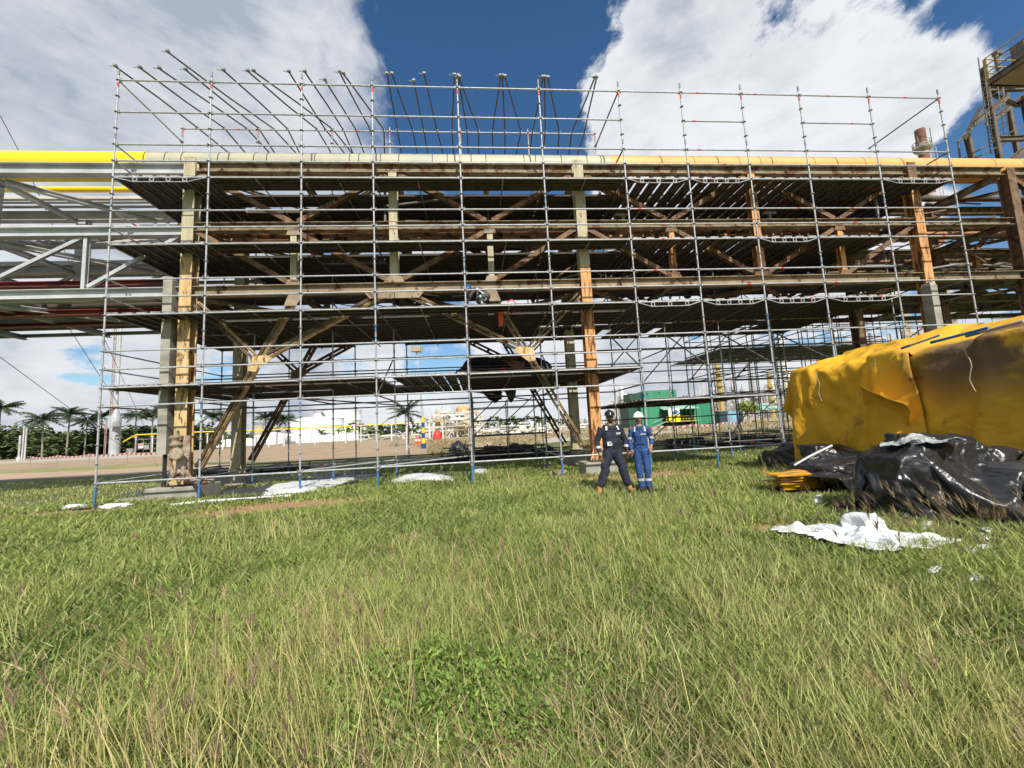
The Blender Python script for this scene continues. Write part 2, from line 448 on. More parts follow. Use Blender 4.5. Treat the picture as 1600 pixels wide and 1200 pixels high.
# diagonal braces
def brace(p0, p1, r=.0242, mt=GALV, name='diagonal_brace'):
    b = MB(); b.tube(p0, p1, r, 6); b.m = 1
    for p in (p0, p1): b.box(p, (.07, .07, .07))
    return b.build(name, [mt, CAST], scaf)
for i, k0, k1, yy in ((6, 2.5, 4.5, 5.14), (7, 2.5, 4.5, 5.14), (8, 2.5, 4.5, 5.14), (9, 2.5, 4.5, 5.14), (7, 0, 1.5, 5.14)):
    brace((U[i]+.05, yy, zk(k0)), (U[i+1]-.05, yy, zk(k1)), mt=GALVD)
for i in (3, 4, 5, 6, 7, 8, 9): brace((U[i], .05, zk(2 if i < 6 else 2.5)), (U[i], 2.5, zk(3.5 if i < 6 else 4)), mt=GALVD)
for i in (2, 3): brace((U[i]+.04, .04, zk(.0)+.02), (U[i+1]-.05, 2.5, zk(.02)), mt=GALV)
for i in (2, 4): brace((U[i]+.04, .04, zk(2)), (U[i+1]-.05, 5.1, zk(2)), mt=GALVD)
brace((U[4], .05, zk(0)), (U[4], 2.5, zk(2)), mt=GALVD)

# loose roof tubes resting over the two top rails
tips = [(181.7,105, 308,198, 360,241), (220,107, 350,201, 386,242), (250,108, 385,202, 425,243), (263,82, 427,204, 466,243), (291,110, 404,203, 431,242), (350,111, 449,204, 470,243),
        (388,112, 495,205, 520,243), (397,112, 520,205, 553,243), (452,113, 508,206, 541,243), (476.7,113, 536,205, 553,243), (508,126, 556,205, 570,243), (531,114, 579,206, 588,243),
        (537,116, 600,206, 601,243), (605,117, 621,206, 628,243), (613,117, 645,206, 653,243), (647,128, 662,206, 669,243), (663,117, 683,206, 693,243), (710,119, 706,206, 709,243), (716,120, 730,206, 732,243),
        (718,122, 748,206, 748,243), (782,120, 769,206, 771,243), (785,120, 789,207, 789,243), (789,121, 814,207, 806,243), (848,122, 832,207, 827,243), (851,122, 852,207, 848,243), (856,123, 874,207, 871,243), (929,122, 893,208, 889,243), (932,122, 913,208, 902,243)]
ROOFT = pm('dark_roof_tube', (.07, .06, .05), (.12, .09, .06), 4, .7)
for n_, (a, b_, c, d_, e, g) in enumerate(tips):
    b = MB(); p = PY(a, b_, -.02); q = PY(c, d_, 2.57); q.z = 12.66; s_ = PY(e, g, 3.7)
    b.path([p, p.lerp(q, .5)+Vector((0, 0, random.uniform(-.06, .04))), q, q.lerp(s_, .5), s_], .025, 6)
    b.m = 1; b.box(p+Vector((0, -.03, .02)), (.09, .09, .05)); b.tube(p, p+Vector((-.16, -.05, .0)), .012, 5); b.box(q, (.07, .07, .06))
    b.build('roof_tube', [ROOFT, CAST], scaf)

# ================================================================== PIPE RACK
YF, YB = .80, 3.50
rack = thing('pipe_rack', 'long rusty steel truss frame on ochre columns inside the scaffold', 'pipe rack')
def I(parent, name, p0, p1, h, w_, mt, up=(0, 0, 1), label=None, tf=.02):
    b = MB(); b.ibeam(p0, p1, h, w_, tf=tf, up=up); o = b.build(name, mt, parent)
    if label: o['label'] = label
    return o
COLX = [-9.42, 2.60, 14.70, 18.65, 26.7]
def column(x, y, segs, h=.33, w_=.33, base=.35):
    """H column, flanges facing front; paint changes along its height"""
    b = MB()
    for n_, (z0, z1, mi) in enumerate(segs):
        b.m = mi; b.ibeam((x, y, z0+(.0015 if n_ else 0)), (x, y, z1), h, w_, tf=.025, tw=.016, up=(0, 1, 0))
    b.m = 3; b.box((x, y, base+.02), (.55, .55, .04))
    for sx in (-1, 1):
        for sy in (-1, 1): b.tube((x+sx*.22, y+sy*.22, base), (x+sx*.22, y+sy*.22, base+.1), .018, 6)
    b.m = segs[0][2]
    for sx in (-1, 1): b.plate([(x+sx*.17, y-.16, base+.04), (x+sx*.27, y-.16, base+.04), (x+sx*.17, y-.16, base+.34)], .016)
    return b.build('column', [OCHRE, CREAM, RUSTP, DARKM, ORNG], rack)
column(-9.42, YF, [(.36, 7.0, 0), (7.0, 10.18, 1)])
column(2.60, YF, [(.36, 6.5, 4), (6.5, 10.18, 1)])
column(14.70, YF, [(.36, 9.6, 4), (9.6, 10.18, 2)])
column(18.65, YF, [(.36, 10.0, 2)])
column(26.7, YF, [(.36, 10.0, 2)])
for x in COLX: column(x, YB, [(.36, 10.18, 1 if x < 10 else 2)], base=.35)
# chords
XR = 40
for y in (YF, YB):
    yo = 0
    for z, h in ((5.98, .30), (7.98, .26), (9.90, .30)):
        for (x0, x1, mt) in ((-9.25, 2.43, OLIVE if z > 7 else TANR), (2.77, 14.53, OLIVE if z > 6 else TANR), (14.87, 18.48, OLIVE), (18.82, XR, OLIVE)):  # upper left chords: darker olive paints in the shade beneath the pipe
            I(rack, 'chord_beam', (x0, y, z), (x1, y, z), h, .24, mt)
# web members
def xweb(xa, xb, y, side):
    q = (xb-xa)/4; xs = [xa+q*i for i in range(5)]; md = xs[2]
    pa = CREAM if xa < 0 else RUSTP
    I(rack, 'post', (md, y, 6.13), (md, y, 9.75), .22, .26, CREAM if xa < 0 else ORNG, up=(0, 1, 0))
    for x in (xs[1], xs[3]):
        I(rack, 'post', (x, y, 6.13), (x, y, 7.85), .16, .18, pa if xa < 0 else ORNG, up=(0, 1, 0), tf=.012)
    dg = RUSTP
    for a, b_ in (((xs[0]+.2, 7.85), (xs[1]-.12, 6.2)), ((md-.15, 6.2), (xs[1]+.12, 7.8)), ((md+.15, 6.2), (xs[3]-.12, 7.8)), ((xs[4]-.2, 7.85), (xs[3]+.12, 6.2)),
                  ((xs[1]-.1, 8.15), (xs[0]+.25, 9.7)), ((xs[1]+.1, 8.15), (md-.2, 9.7)), ((xs[3]-.1, 8.15), (md+.2, 9.7)), ((xs[3]+.1, 8.15), (xs[4]-.25, 9.7))):
        I(rack, 'truss_diagonal', (a[0], y, a[1]), (b_[0], y, b_[1]), .13, .15, dg, up=(0, 1, 0), tf=.012)
    for x, dy_, z, w_, h_ in [(md, .135, 6.22, .62, .2)]+[(q, .10, zz, .42, .17) for q in (xs[1], xs[3]) for zz in (6.2, 7.78)]:
        b = MB(); b.plate([(x-w_/2, y-dy_, z-h_/2), (x+w_/2, y-dy_, z-h_/2), (x+w_*.36, y-dy_, z+h_/2), (x-w_*.36, y-dy_, z+h_/2)], .012); b.build('gusset_plate', TANR if xa < 0 else RUSTP, rack)
for y in (YF, YB):
    xweb(-9.42, 2.60, y, 0); xweb(2.60, 14.70, y, 0); xweb(18.65, 26.7, y, 0)
# knee frames (doubled channels) under the truss
def knee(x0, sgn, y, full=True):
    nd = Vector((x0+sgn*2.02, y, 3.84)); C_ = Vector((x0+sgn*.38, y, .72)); T_ = Vector((x0+sgn*3.10, y, 5.84)); M_ = Vector((x0+sgn*5.72, y, 5.84)); K_ = Vector((x0+sgn*.2, y, 5.66))
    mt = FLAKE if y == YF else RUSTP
    for a, b_ in ((C_, nd), (nd, T_), (nd, M_), (nd, K_)):
        d = (b_-a).normalized(); n_ = Vector((-d.z, 0, d.x)); b = MB()
        aa, bb_ = a+d*.1, b_-d*.05
        for s_ in (-1, 1):
            b.m = 0 if s_ < 0 else 1
            b.ibeam(aa+n_*s_*.066, bb_+n_*s_*.066, .055, .15, tf=.01, tw=.01, up=n_)
        b.m = 1
        L = (bb_-aa).length; k = int(L/.55)
        for q in range(1, k):
            p = aa.lerp(bb_, q/k); b.box(p, (.10, .010, .22), Matrix.Rotation(-math.atan2(d.z, d.x), 3, 'Y'))
        b.build('knee_brace', [mt, TANR if y == YF else RUSTP], rack)
    b = MB(); w_ = .34
    b.plate([nd+Vector((-sgn*.26, -.10, -.30)), nd+Vector((-sgn*.05, -.10, -.34)), nd+Vector((sgn*.42, -.10, .05)), nd+Vector((sgn*.24, -.10, .16)), nd+Vector((-sgn*.22, -.10, .10))], .014)
    o = b.build('gusset_plate', OCHRE if y == YF else RUSTP, rack); b = MB()
    b.plate([T_+Vector((-sgn*.35, -.10, -.38)), T_+Vector((sgn*.0, -.10, -.38)), T_+Vector((sgn*.22, -.10, -.02)), T_+Vector((-sgn*.22, -.10, -.02))], .014)
    o = b.build('gusset_plate', TANR, rack)
    b = MB(); b.plate([M_+Vector((-sgn*.62, -.135, -.0)), M_+Vector((-sgn*.45, -.135, -.22)), M_+Vector((sgn*.3, -.135, -.22)), M_+Vector((sgn*.3, -.135, -.0))], .014); b.build('gusset_plate', TANR, rack)
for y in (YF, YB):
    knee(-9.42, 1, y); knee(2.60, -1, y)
# cross beams and plan bracing, level by level
for x in [-9.42, -6.4, -3.4, -.4, 2.6, 5.6, 8.65, 11.7, 14.7, 18.65, 22.6, 26.7, 31]:
    for z in (5.98, 7.98, 9.90):
        I(rack, 'cross_beam', (x, YF+.14, z), (x, YB-.14, z), .24 if x in COLX else .18, .18, OLIVE)
    I(rack, 'outrigger', (x, YB+.14, 7.9), (x, 6.6, 7.9), .2, .15, OLIVE); I(rack, 'outrigger', (x, YB+.14, 5.9), (x, 6.6, 5.9), .2, .15, OLIVE)
for xa in (-9.3, -3.3, 2.8, 8.8, 14.8, 20.8):
    for z in (5.84, 7.85, 9.78):
        m_ = xa+3
        I(rack, 'plan_brace', (xa+.1, YF+.1, z-.06), (m_, YB-.15, z-.06), .10, .12, RUSTP if xa > 2 else OLIVE); I(rack, 'plan_brace', (xa+5.9, YF+.1, z-.06), (m_, YB-.15, z-.06), .10, .12, RUSTP if xa > 2 else OLIVE)

# hangers, brackets and cable runs cluttering the inside of the rack
rq = random.Random(77)
for q in range(120):
    x = rq.choice((rq.uniform(-9, 24), rq.uniform(3, 24))); z = rq.choice((6.1, 8.1, 5.9, 7.9)); y = rq.uniform(1.1, 6.2); b = MB(); k = rq.random()
    if k < .25:
        h = rq.uniform(.3, 1.5); b.box((x, y, z+h/2), (.07, .07, h)); b.box((x, y, z+h), (.5, .08, .08))
    elif k < .7:
        L = rq.uniform(.8, 3); b.tube((x, y, z+rq.uniform(.1, 1.3)), (x+L, y+rq.uniform(-.2, .2), z+rq.uniform(.1, 1.3)), rq.uniform(.02, .05), 6)
    else:
        L = rq.uniform(1, 3.5); zz = z+rq.uniform(.05, .5); b.path([(x+L*i/8, y, zz-.25*math.sin(math.pi*i/8)) for i in range(9)], .018, 5)
    b.build('pipe_hanger' if k < .25 else ('strut' if k < .7 else 'cable'), [rq.choice((OLIVE, RUSTP, DARKM, GALVD, SILVD))], rack)
for q in range(26):
    x = rq.uniform(-9, 24); y, z, r0 = rq.choice(((2.75, 8.45, .2), (1.85, 8.32, .17), (2.25, 6.33, .16), (4.4, 8.3, .19), (2.9, 6.37, .21)))
    b = MB(); b.tube((x, y, z), (x+.05, y, z), r0*1.35, 12); b.tube((x+.055, y, z), (x+.10, y, z), r0*1.35, 12); b.build('flange', [rq.choice((RUSTP, TANR, DARKM))], rack)

# silver pipe bridge joining from the left
brg = thing('pipe_bridge', 'silver painted steel pipe bridge running in from the left', 'pipe bridge')
XL = -46
for y in (YF, YB):
    for z, h in ((5.98, .28), (7.86, .28), (9.84, .34)): I(brg, 'chord_beam', (XL, y, z), (-9.62, y, z), h, .26, SILVER)
    for n_, x in enumerate([(-12.3 if y == YF else -14.85)-6*i for i in range(6)]):
        I(brg, 'post', (x, y, 6.13), (x, y, 7.71 if y == YF else 9.66), .12 if y == YF else .28, .10 if y == YF else .30, SILVER, up=(0, 1, 0), tf=.014)
        I(brg, 'truss_diagonal', (x-.1, y, 7.72), (x-2.95, y, 6.16) , .09, .10, SILVER, up=(0, 1, 0), tf=.010)
        I(brg, 'truss_diagonal', (x+.1, y, 6.2), (x+(2.6 if y == YF else 2.9), y, 7.75), .09, .10, SILVER, up=(0, 1, 0), tf=.010)
for i in range(6):
    x = -15.0-6*i
    for z in (9.60, 7.68, 5.80):
        I(brg, 'plan_brace', (x, YF+.14, z), (x, YB-.14, z), .16, .14, SILVER)
        I(brg, 'plan_brace', (x+.2, YF+.16, z-.03), (x+2.7, YB-.16, z-.03), .14, .18, SILVER if i % 2 == 0 else SILVD)
        I(brg, 'plan_brace', (x+5.7, YF+.16, z-.03), (x+3.0, YB-.16, z-.03), .14, .18, SILVER)
        I(brg, 'plan_brace', (x-.05+.1, YF+.2, z-.14), (x+.1-2.6, YB-.2, z-.14), .12, .16, SILVD)
for z in (7.9, 5.9):
    for i in range(12): I(brg, 'outrigger', (-12.3-3*i, YB+.14, z), (-12.3-3*i, 5.3, z), .18, .14, SILVD)
for y in (5.2, 6.6):
    for z in (7.95, 5.95):
      if y < 6: I(brg, 'chord_beam', (XL, y, z), (-9.6, y, z), .12, .12, SILVD)
    for z in (7.95, 5.95): I(rack, 'chord_beam', (-9.5, y, z), (XR, y, z), .2, .16, OLIVE)

# concrete columns next to the steel ones
def conc_col(x, y, z1, label):
    b = MB()
    b.bb(x-.125, x+.125, y-.16, y+.16, 1.25 if x < 0 else 0, z1-.12); b.add([(x-.125, y-.16, z1-.12), (x+.125, y-.16, z1-.12), (x+.125, y+.16, z1-.12), (x-.125, y+.16, z1-.12), (x-.09, y-.12, z1), (x+.09, y-.12, z1), (x+.09, y+.12, z1), (x-.09, y+.12, z1)],
          [(4, 5, 6, 7), (0, 1, 5, 4), (1, 2, 6, 5), (2, 3, 7, 6), (3, 0, 4, 7)])
    if x < 0: b.bb(x-.11, x+.11, y+.16, YB, z1-.75, z1-.35)
    if x < 0:
        b.m = 1; b.tube((x, y, 0), (x, y, 1.25), .05, 8); b.tube((x-.03, y-.05, .2), (x+.02, y-.05, 1.2), .02, 6)
    return tag(b.build('concrete_post', [CONCL, DARKM]), label, 'post')
conc_col(-9.85, .72, 6.4, 'slim grey concrete post with shade stripes painted into its tone, left of the ochre steel column')
conc_col(14.35, .45, 5.65, 'grey concrete post with sloped head in front of the orange column at right')

def plinth(x, y, w_, d_, h, lab):
    me = MB(); me.bb(-w_/2, w_/2, -d_/2, d_/2, -.3, h); o = me.build('concrete_plinth', CONC, None, (x, y, 0))
    bv = o.modifiers.new('b', 'BEVEL'); bv.width = .03; bv.segments = 2
    tag(o, lab, 'plinth')
plinth(-9.45, .95, 1.35, 1.1, .35, 'large concrete plinth under the left ochre column, grass growing along its front')
plinth(2.60, .80, 1.0, .9, .35, 'pale concrete plinth under the orange column beside the two people')
plinth(14.70, .80, 1.0, .9, .35, 'concrete plinth hidden behind the yellow tarp')
plinth(-9.42, YB, 1.0, .9, .35, 'concrete plinth under the rear left column in the shade')
plinth(2.60, YB, 1.0, .9, .35, 'concrete plinth under the rear middle column in the shade')

# ---- pipes
def xpipe(name, lab, cat, x0, x1, y, z, r, mts, zones=None, grp=None, bands=(), n=20):
    """straight pipe along x; zones = [(x_start, material index)]"""
    b = MB(); zs = zones or [(x0, 0)]
    for i, (xs, mi) in enumerate(zs):
        xe = zs[i+1][0] if i+1 < len(zs) else x1
        b.m = mi
        st = max(1, int((xe-xs)/3)) 
        for q in range(st): b.tube((xs+(xe-xs)*q/st, y, z), (xs+(xe-xs)*(q+1)/st, y, z), r, n, cap=False)
    o = b.build(name, mts); tag(o, lab, cat, grp)
    if bands:
        for x, wd, mi in bands: b = MB(); b.m = mi; b.tube((x, y, z), (x+wd, y, z), r+.006, n, cap=False); b.build('tape_band', mts, o)
    return o
r_ = random.Random(3)
bands = [(x, .025, 3) for x in [-10.6+1.6*0, -10.1, -9.0, -7.9, -7.5, -6.4, -6.0, -4.9, -4.6, -3.9, -3.3, -2.2, -1.7, -.9, -.4, .9, 1.3, 2.2, 3.1, 3.6]] + [(x, .02, 4) for x in (7, 8.7, 9.5, 11.6, 13.6, 16.5, 17.1, 19, 20.2)]
PCREAM = pm('pipe_grey_primer', (.46, .43, .29), (.38, .37, .28), 1.2, .5, 0, .03, rust=((.16, .14, .11), .30, 3))
PORNG = pm('pipe_orange_primer', (.82, .42, .13), (.74, .36, .10), .8, .5, 0, .03, rust=((.30, .10, .04), .27, 3.5))
xpipe('large_pipe', 'very large pipe along the top of the rack, yellow then cream then orange', 'pipe', -60, 45, 1.66, 10.53, .44, [YEL, PCREAM, PORNG, DARKM, RUSTP], [(-60, 0), (-11.15, 1), (3.95, 2)], bands=bands, n=40)
P = 'pipes on the rack tiers'
xpipe('yellow_pipe', 'thinner yellow pipe behind and below the large one', 'pipe', -60, -9.5, 3.0, 10.58, .10, [YEL], grp=P)
SILP = pm('silver_pipe', (.58, .57, .55), (.42, .40, .38), .6, .45, .2, 0, rust=((.25, .12, .09), .3, 1.2))
RUSP = pm('rusty_pipe', (.42, .20, .10), (.26, .15, .08), 1.5, .75, 0, .1, rust=((.07, .045, .03), .45, 3))
DKP = pm('dark_pipe', (.08, .07, .06), (.14, .12, .10), 2, .6, .1)
pp = [(2.75, 8.45, .17, SILP, RUSP, 'silver lagged pipe turning rusty, on the middle tier'), (1.35, 8.28, .11, SILP, RUSP, 'slim pipe nearest the front of the middle tier'), (1.85, 8.32, .14, SILP, RUSP, 'medium pipe second from the front of the middle tier'),
      (2.25, 6.33, .13, SILP, DKP, 'medium pipe in the middle of the bottom tier'), (1.3, 6.24, .10, SILP, DKP, 'slim pipe nearest the front of the bottom tier'), (2.9, 6.37, .18, DKP, DKP, 'fat dark pipe at the back of the bottom tier'),
      (3.9, 8.25, .12, SILP, RUSP, 'pipe on the outrigger just behind the middle tier'), (4.4, 8.3, .16, SILVD, DKP, 'dull grey pipe in the middle of the upper outrigger'), (5.0, 8.3, .13, SILP, RUSP, 'rear pipe of the upper outrigger'), (5.9, 8.32, .2, SILVD, DKP, 'fat grey pipe at the far edge of the upper outrigger'),
      (4.1, 6.2, .14, SILP, DKP, 'pipe on the lower outrigger just behind the truss'), (4.9, 6.25, .18, DKP, DKP, 'fat dark pipe on the lower outrigger'), (5.7, 6.22, .12, SILP, RUSP, 'far slim pipe of the lower outrigger'), (3.1, 10.25, .13, SILP, DKP, 'slim pipe behind the very large pipe on the top tier')]
for y, z, r, a, b_, lab in pp: xpipe('pipe', lab, 'pipe', -46 if y < 5.3 else -10.3, 42, y, z, r, [a, b_], [(-46, 0), (-10.2, 1)] if y < 5.3 else [(-10.3, 1)], grp=P, n=12)
# dark red channels seen under the bridge
for y, z, lab in ((1.55, 6.56, 'dark red steel channel under the silver bridge, upper one'), (1.7, 5.70, 'dark red steel channel under the silver bridge, lower one')):
    b = MB(); b.ibeam((-46, y, z), (-9.7, y, z), .17, .3, up=(0, 0, 1)); b.ibeam((-46, y+1.2, z), (-9.7, y+1.2, z), .12, .22)
    tag(b.build('cable_tray', [DRED]), lab, 'cable tray', 'red cable trays of the bridge')
# thin conduits on the bridge
for q in range(9):
    y = 2.7+q*.19; z = 10.02+(q % 2)*.05
    xpipe('conduit', 'thin grey conduit %s in the bundle behind the silver bridge' % ['nearest the truss', 'just behind the nearest one', 'third from the truss', 'fourth from the truss', 'in the very middle', 'just past the middle', 'third from the far side', 'second from the far side', 'at the far side'][q], 'conduit', -46, -9 if q % 2 else -11, y, z, .03, [SILVER if q % 2 else SILVD], grp='conduits on the bridge', n=6)
# twisted cable (striped white and grey)
b = MB()
for ph in (0, 2.1, 4.2):
    b.m = 0 if ph == 0 else 1
    pts = [(-20+9.8*s/90, 2.4+.05*math.cos(s*.8+ph), 8.9-.55*math.sin(math.pi*s/90)+.05*math.sin(s*.8+ph)) for s in range(91)]
    b.path(pts, .035, 5)
tag(b.build('twisted_cable', [WHITE, SILVD]), 'twisted pale cable sagging across the silver bridge', 'cable')
# guy wires at the left
for n_, (a, b_, c, d_, da, db, lab) in enumerate(((0, 558, 200, 705, 9, 30, 'thin dark guy wire crossing low at the far left'), (30, 237, 225, 665, 8, 28, 'thin guy wire passing behind the yellow pipe towards the concrete post'),
        (0, 180, 30, 237, 7.4, 8, 'short stretch of guy wire above the yellow pipe'), (105, 508, 190, 640, 12, 26, 'guy wire slanting from the bridge underside to the tall vessel'))):
    b = MB(); b.tube(PY(a, b_, da), PY(c, d_, db), .016, 5); tag(b.build('guy_wire', DARKM), lab, 'wire')

# right-hand steel process tower
TST = pm('tower_steel', (.17, .13, .085), (.10, .08, .06), 2, .75, 0, .1, rust=((.16, .08, .03), .42, 2))
tow = thing('process_tower', 'dark steel tower with yellow railed platform and caged ladder at top right', 'tower')
TY = 8.0
def tq(px, py, dy=0): return PY(px, py, TY+dy)
for px0, py0, dy_ in ((1535, 105, 0), (1598, 150, 0), (1565, 112, 3), (1615, 150, 3)):
    a = tq(px0, py0, dy_); b = MB(); b.ibeam((a.x, a.y, 0), a, .22, .22, up=(0, 1, 0)); b.build('tower_column', [TST], tow)
b = MB()
for z_, (a, c) in ((0, (tq(1538, 140), tq(1600, 138))), (1, (tq(1552, 218), tq(1600, 216))), (2, (tq(1540, 196, 2), tq(1600, 150, 2))), (3, (tq(1520, 195), tq(1575, 150)))):
    b.ibeam(a, c, .28, .2)
b.ibeam(tq(1540, 142), tq(1590, 165, 1), .2, .16); b.ibeam(tq(1590, 165, 1), tq(1620, 140), .3, .3)
b.build('tower_beams', [TST], tow)
# platform
a = tq(1537, 135, -2.2); Z0 = a.z
def tz(px, py): return PZ(px, py, Z0)
c0, c1 = tz(1545, 132), tz(1600, 95); dn = (c1-c0).normalized(); pr = Vector((dn.y, -dn.x, 0)); pr = -pr if pr.y < 0 else pr
b = MB(); e0, e1 = c0, c0+dn*9
b.plate([e0, e1, e1+pr*2.6, e0+pr*2.6], .1, (0, 0, 1)); b.m = 1
for s_ in (e0, e0+pr*2.6): b.ibeam(s_+Vector((0, 0, .1)), s_+dn*9+Vector((0, 0, .1)), .3, .14)
b.ibeam(e0+Vector((0, 0, .1)), e0+pr*2.6+Vector((0, 0, .1)), .3, .14)
b.build('platform', [pm('tan_grating', (.42, .32, .24), (.34, .26, .2), 2, .8), TST], tow)
b = MB(); RAILH = 1.25
for off, cnt in ((0, 6), (2.6, 6)):
    for q in range(cnt):
        p = e0+dn*(q*1.8)+pr*off+Vector((0, 0, .2)); b.box(p+Vector((0, 0, RAILH/2)), (.14, .05, RAILH), Matrix.Rotation(math.atan2(dn.y, dn.x), 3, 'Z'))
    for h in (.45, .85, 1.25): b.m = 1 if h < 1 else 0; b.tube(e0+pr*off+Vector((0, 0, .2+h)), e0+dn*9+pr*off+Vector((0, 0, .2+h)), .03, 6)
    b.m = 0
for h in (.45, .85, 1.25): b.tube(e0+Vector((0, 0, .2+h)), e0+pr*2.6+Vector((0, 0, .2+h)), .03, 6)
b.build('handrail', [pm('faded_yellow_rail', (.50, .38, .10), (.36, .27, .08), 3, .6, rust=((.12, .06, .02), .35, 3)), GALVD], tow)
b = MB(); L0, L1 = tq(1548, 240, -.8), tq(1534, 120, -.8)
for s_ in (0, .45): b.tube(L0+Vector((s_, 0, 0)), L1+Vector((s_, 0, 1.2)), .03, 6)
for q in range(22): p = L0.lerp(L1, q/22); b.tube(p, p+Vector((.45, 0, 0)), .018, 5)
b.build('ladder', [GALVD], tow)
b = MB()
for q in range(7):
    p = L0.lerp(L1, .15+q/7.5)+Vector((.22, 0, 0))
    pts = [p+Vector((.38*math.cos(an), -.05-.62*math.sin(an), 0)) for an in [math.pi*s/8 for s in range(9)]]
    b.path(pts, .018, 5)
for an in (.1, .35, .5, .65, .9):
    b.tube(L0.lerp(L1, .15)+Vector((.22+.38*math.cos(an*math.pi), -.05-.62*math.sin(an*math.pi), 0)), L1+Vector((.22+.38*math.cos(an*math.pi), -.05-.62*math.sin(an*math.pi), 0)), .012, 5)
b.build('ladder_cage', [pm('pale_cage', (.45, .38, .34), (.3, .2, .16), 3, .6)], tow)
# sheltered stair side at the left of the tower
b = MB(); b.plate([tq(1503, 216, 1), tq(1530, 166, 1), tq(1537, 168, 0), tq(1510, 217, 0)], .08, (0, 0, 1)); b.m = 1
b.ibeam(tq(1511, 212, .5), tq(1520, 250, .5), .25, .22, up=(0, 1, 0)); b.tube(tq(1497, 222), tq(1500, 250), .05, 6); b.tube(tq(1497, 222), tq(1515, 200), .05, 6)
for h in (0, 14): b.tube(tq(1505, 248+h*.6), tq(1600, 195+h), .035, 6)
b.ibeam(tq(1566, 262), tq(1625, 215), .35, .2)
b.build('stair_canopy', [pm('canopy_sheet', (.22, .19, .12), (.14, .12, .08), 2, .7), TST], tow)
b = MB(); p = tq(1560, 108, -1.5); b.tube(p, p+Vector((0, 0, .9)), .10, 10); b.box(p+Vector((.1, 0, .95)), (.35, .25, .2)); b.build('pump_unit', [TST], tow); b = MB(); b.box(tq(1604, 80, -1), (1.2, .6, .9)); b.build('control_box', [TST], tow)

# red and white chimney far behind
C0 = PD(1443, 240, 95); ch = thing('chimney', 'red and white banded chimney with a railed gallery near its top', 'chimney', (C0.x, C0.y, 0))
zt = PD(1441, 203, 95).z; rr = 95*9.6/F*cosw(1443)
b = MB(); z = 0; i = 0
edges = [0, zt-30, zt-22, zt-17, zt-13.6, zt-9.8, zt-6.8, zt-3.6, zt]
for i in range(len(edges)-1):
    b.m = (i+1) % 2 if i < 8 else 0; b.lathe((0, 0, 0), [(rr*1.02, edges[i]), (rr*1.0, edges[i+1])], 28, caps=i == 7)
b.build('shaft', [pm('chimney_red', (.27, .10, .06), (.16, .07, .045), .5, .8, rust=((.10, .05, .04), .42, .5)), pm('chimney_white', (.48, .43, .38), (.36, .30, .26), .5, .8, rust=((.20, .10, .07), .42, .5))], ch)
b = MB(); zg = zt-5.2
b.lathe((0, 0, 0), [(rr*1.0, zg-.9), (rr*1.75, zg), (rr*1.8, zg+.35), (rr*1.0, zg+.35)], 28)
for q in range(16):
    an = q*math.pi/8; b.tube((rr*1.75*math.cos(an), rr*1.75*math.sin(an), zg+.3), (rr*1.75*math.cos(an), rr*1.75*math.sin(an), zg+1.8), .07, 5)
for h in (1.0, 1.8): b.path([(rr*1.75*math.cos(an*math.pi/12), rr*1.75*math.sin(an*math.pi/12), zg+h) for an in range(25)], .06, 5)
b.tube((rr*1.5, -rr, zg), (rr*1.5, -rr, zg+5), .1, 5); b.tube((-rr*1.6, -rr*.5, zg), (-rr*1.6, -rr*.5, zg+3), .1, 5)
b.build('gallery', [pm('gallery_grey', (.34, .30, .2), (.22, .18, .12), 1, .7)], ch)
b = MB(); lx = rr*1.35
for s_ in (0, .9): b.tube((lx+s_, -rr, 0), (lx+s_, -rr, zg), .08, 5)
for q in range(60): b.tube((lx, -rr, zg-q*1.0), (lx+.9, -rr, zg-q*1.0), .05, 4)
b.build('ladder', [GALV], ch)

# ================================================================== FAR SITE
def hz(d): return 958/d
def gp(px, d):
    """ground point under image column px at distance d"""
    py = 668+(800-px)*.0508; p = PD(px, py, d); return Vector((p.x, p.y, 0))
LEAF = pm('tree_leaves', (.055, .095, .022), (.025, .05, .012), .9, .7)
PALML = pm('palm_leaves', (.045, .075, .025), (.02, .04, .015), 1.5, .6)
PALMT = pm('palm_trunk', (.32, .29, .23), (.22, .19, .14), 3, .85)
YLEAF = pm('bright_leaves', (.30, .34, .04), (.16, .22, .03), 1.2, .7)
def frond(b, base, an, el, L, droop, wd=.5, n=7):
    d = Vector((math.cos(an), math.sin(an), 0)); s = Vector((-d.y, d.x, 0)); pts = []
    for i in range(n+1):
        q = i/n; pts.append(base + d*(L*q*math.cos(el*(1-q*.3))) + Vector((0, 0, L*(q*math.sin(el) - droop*q*q))))
    for i in range(n):
        p, q = pts[i], pts[i+1]; w0 = wd*math.sin(math.pi*(.12+.8*i/n)); w1 = wd*math.sin(math.pi*(.12+.8*(i+1)/n))
        for sg in (-1, 1):
            for k in range(4):
                a = p.lerp(q, k/4); c = p.lerp(q, (k+1.3)/4); tip = a + s*sg*w0*random.uniform(.8, 1.2) + d*.35 + Vector((0, 0, -w0*random.uniform(.3, .9)))
                b.add([a, c, tip], [(0, 1, 2)])
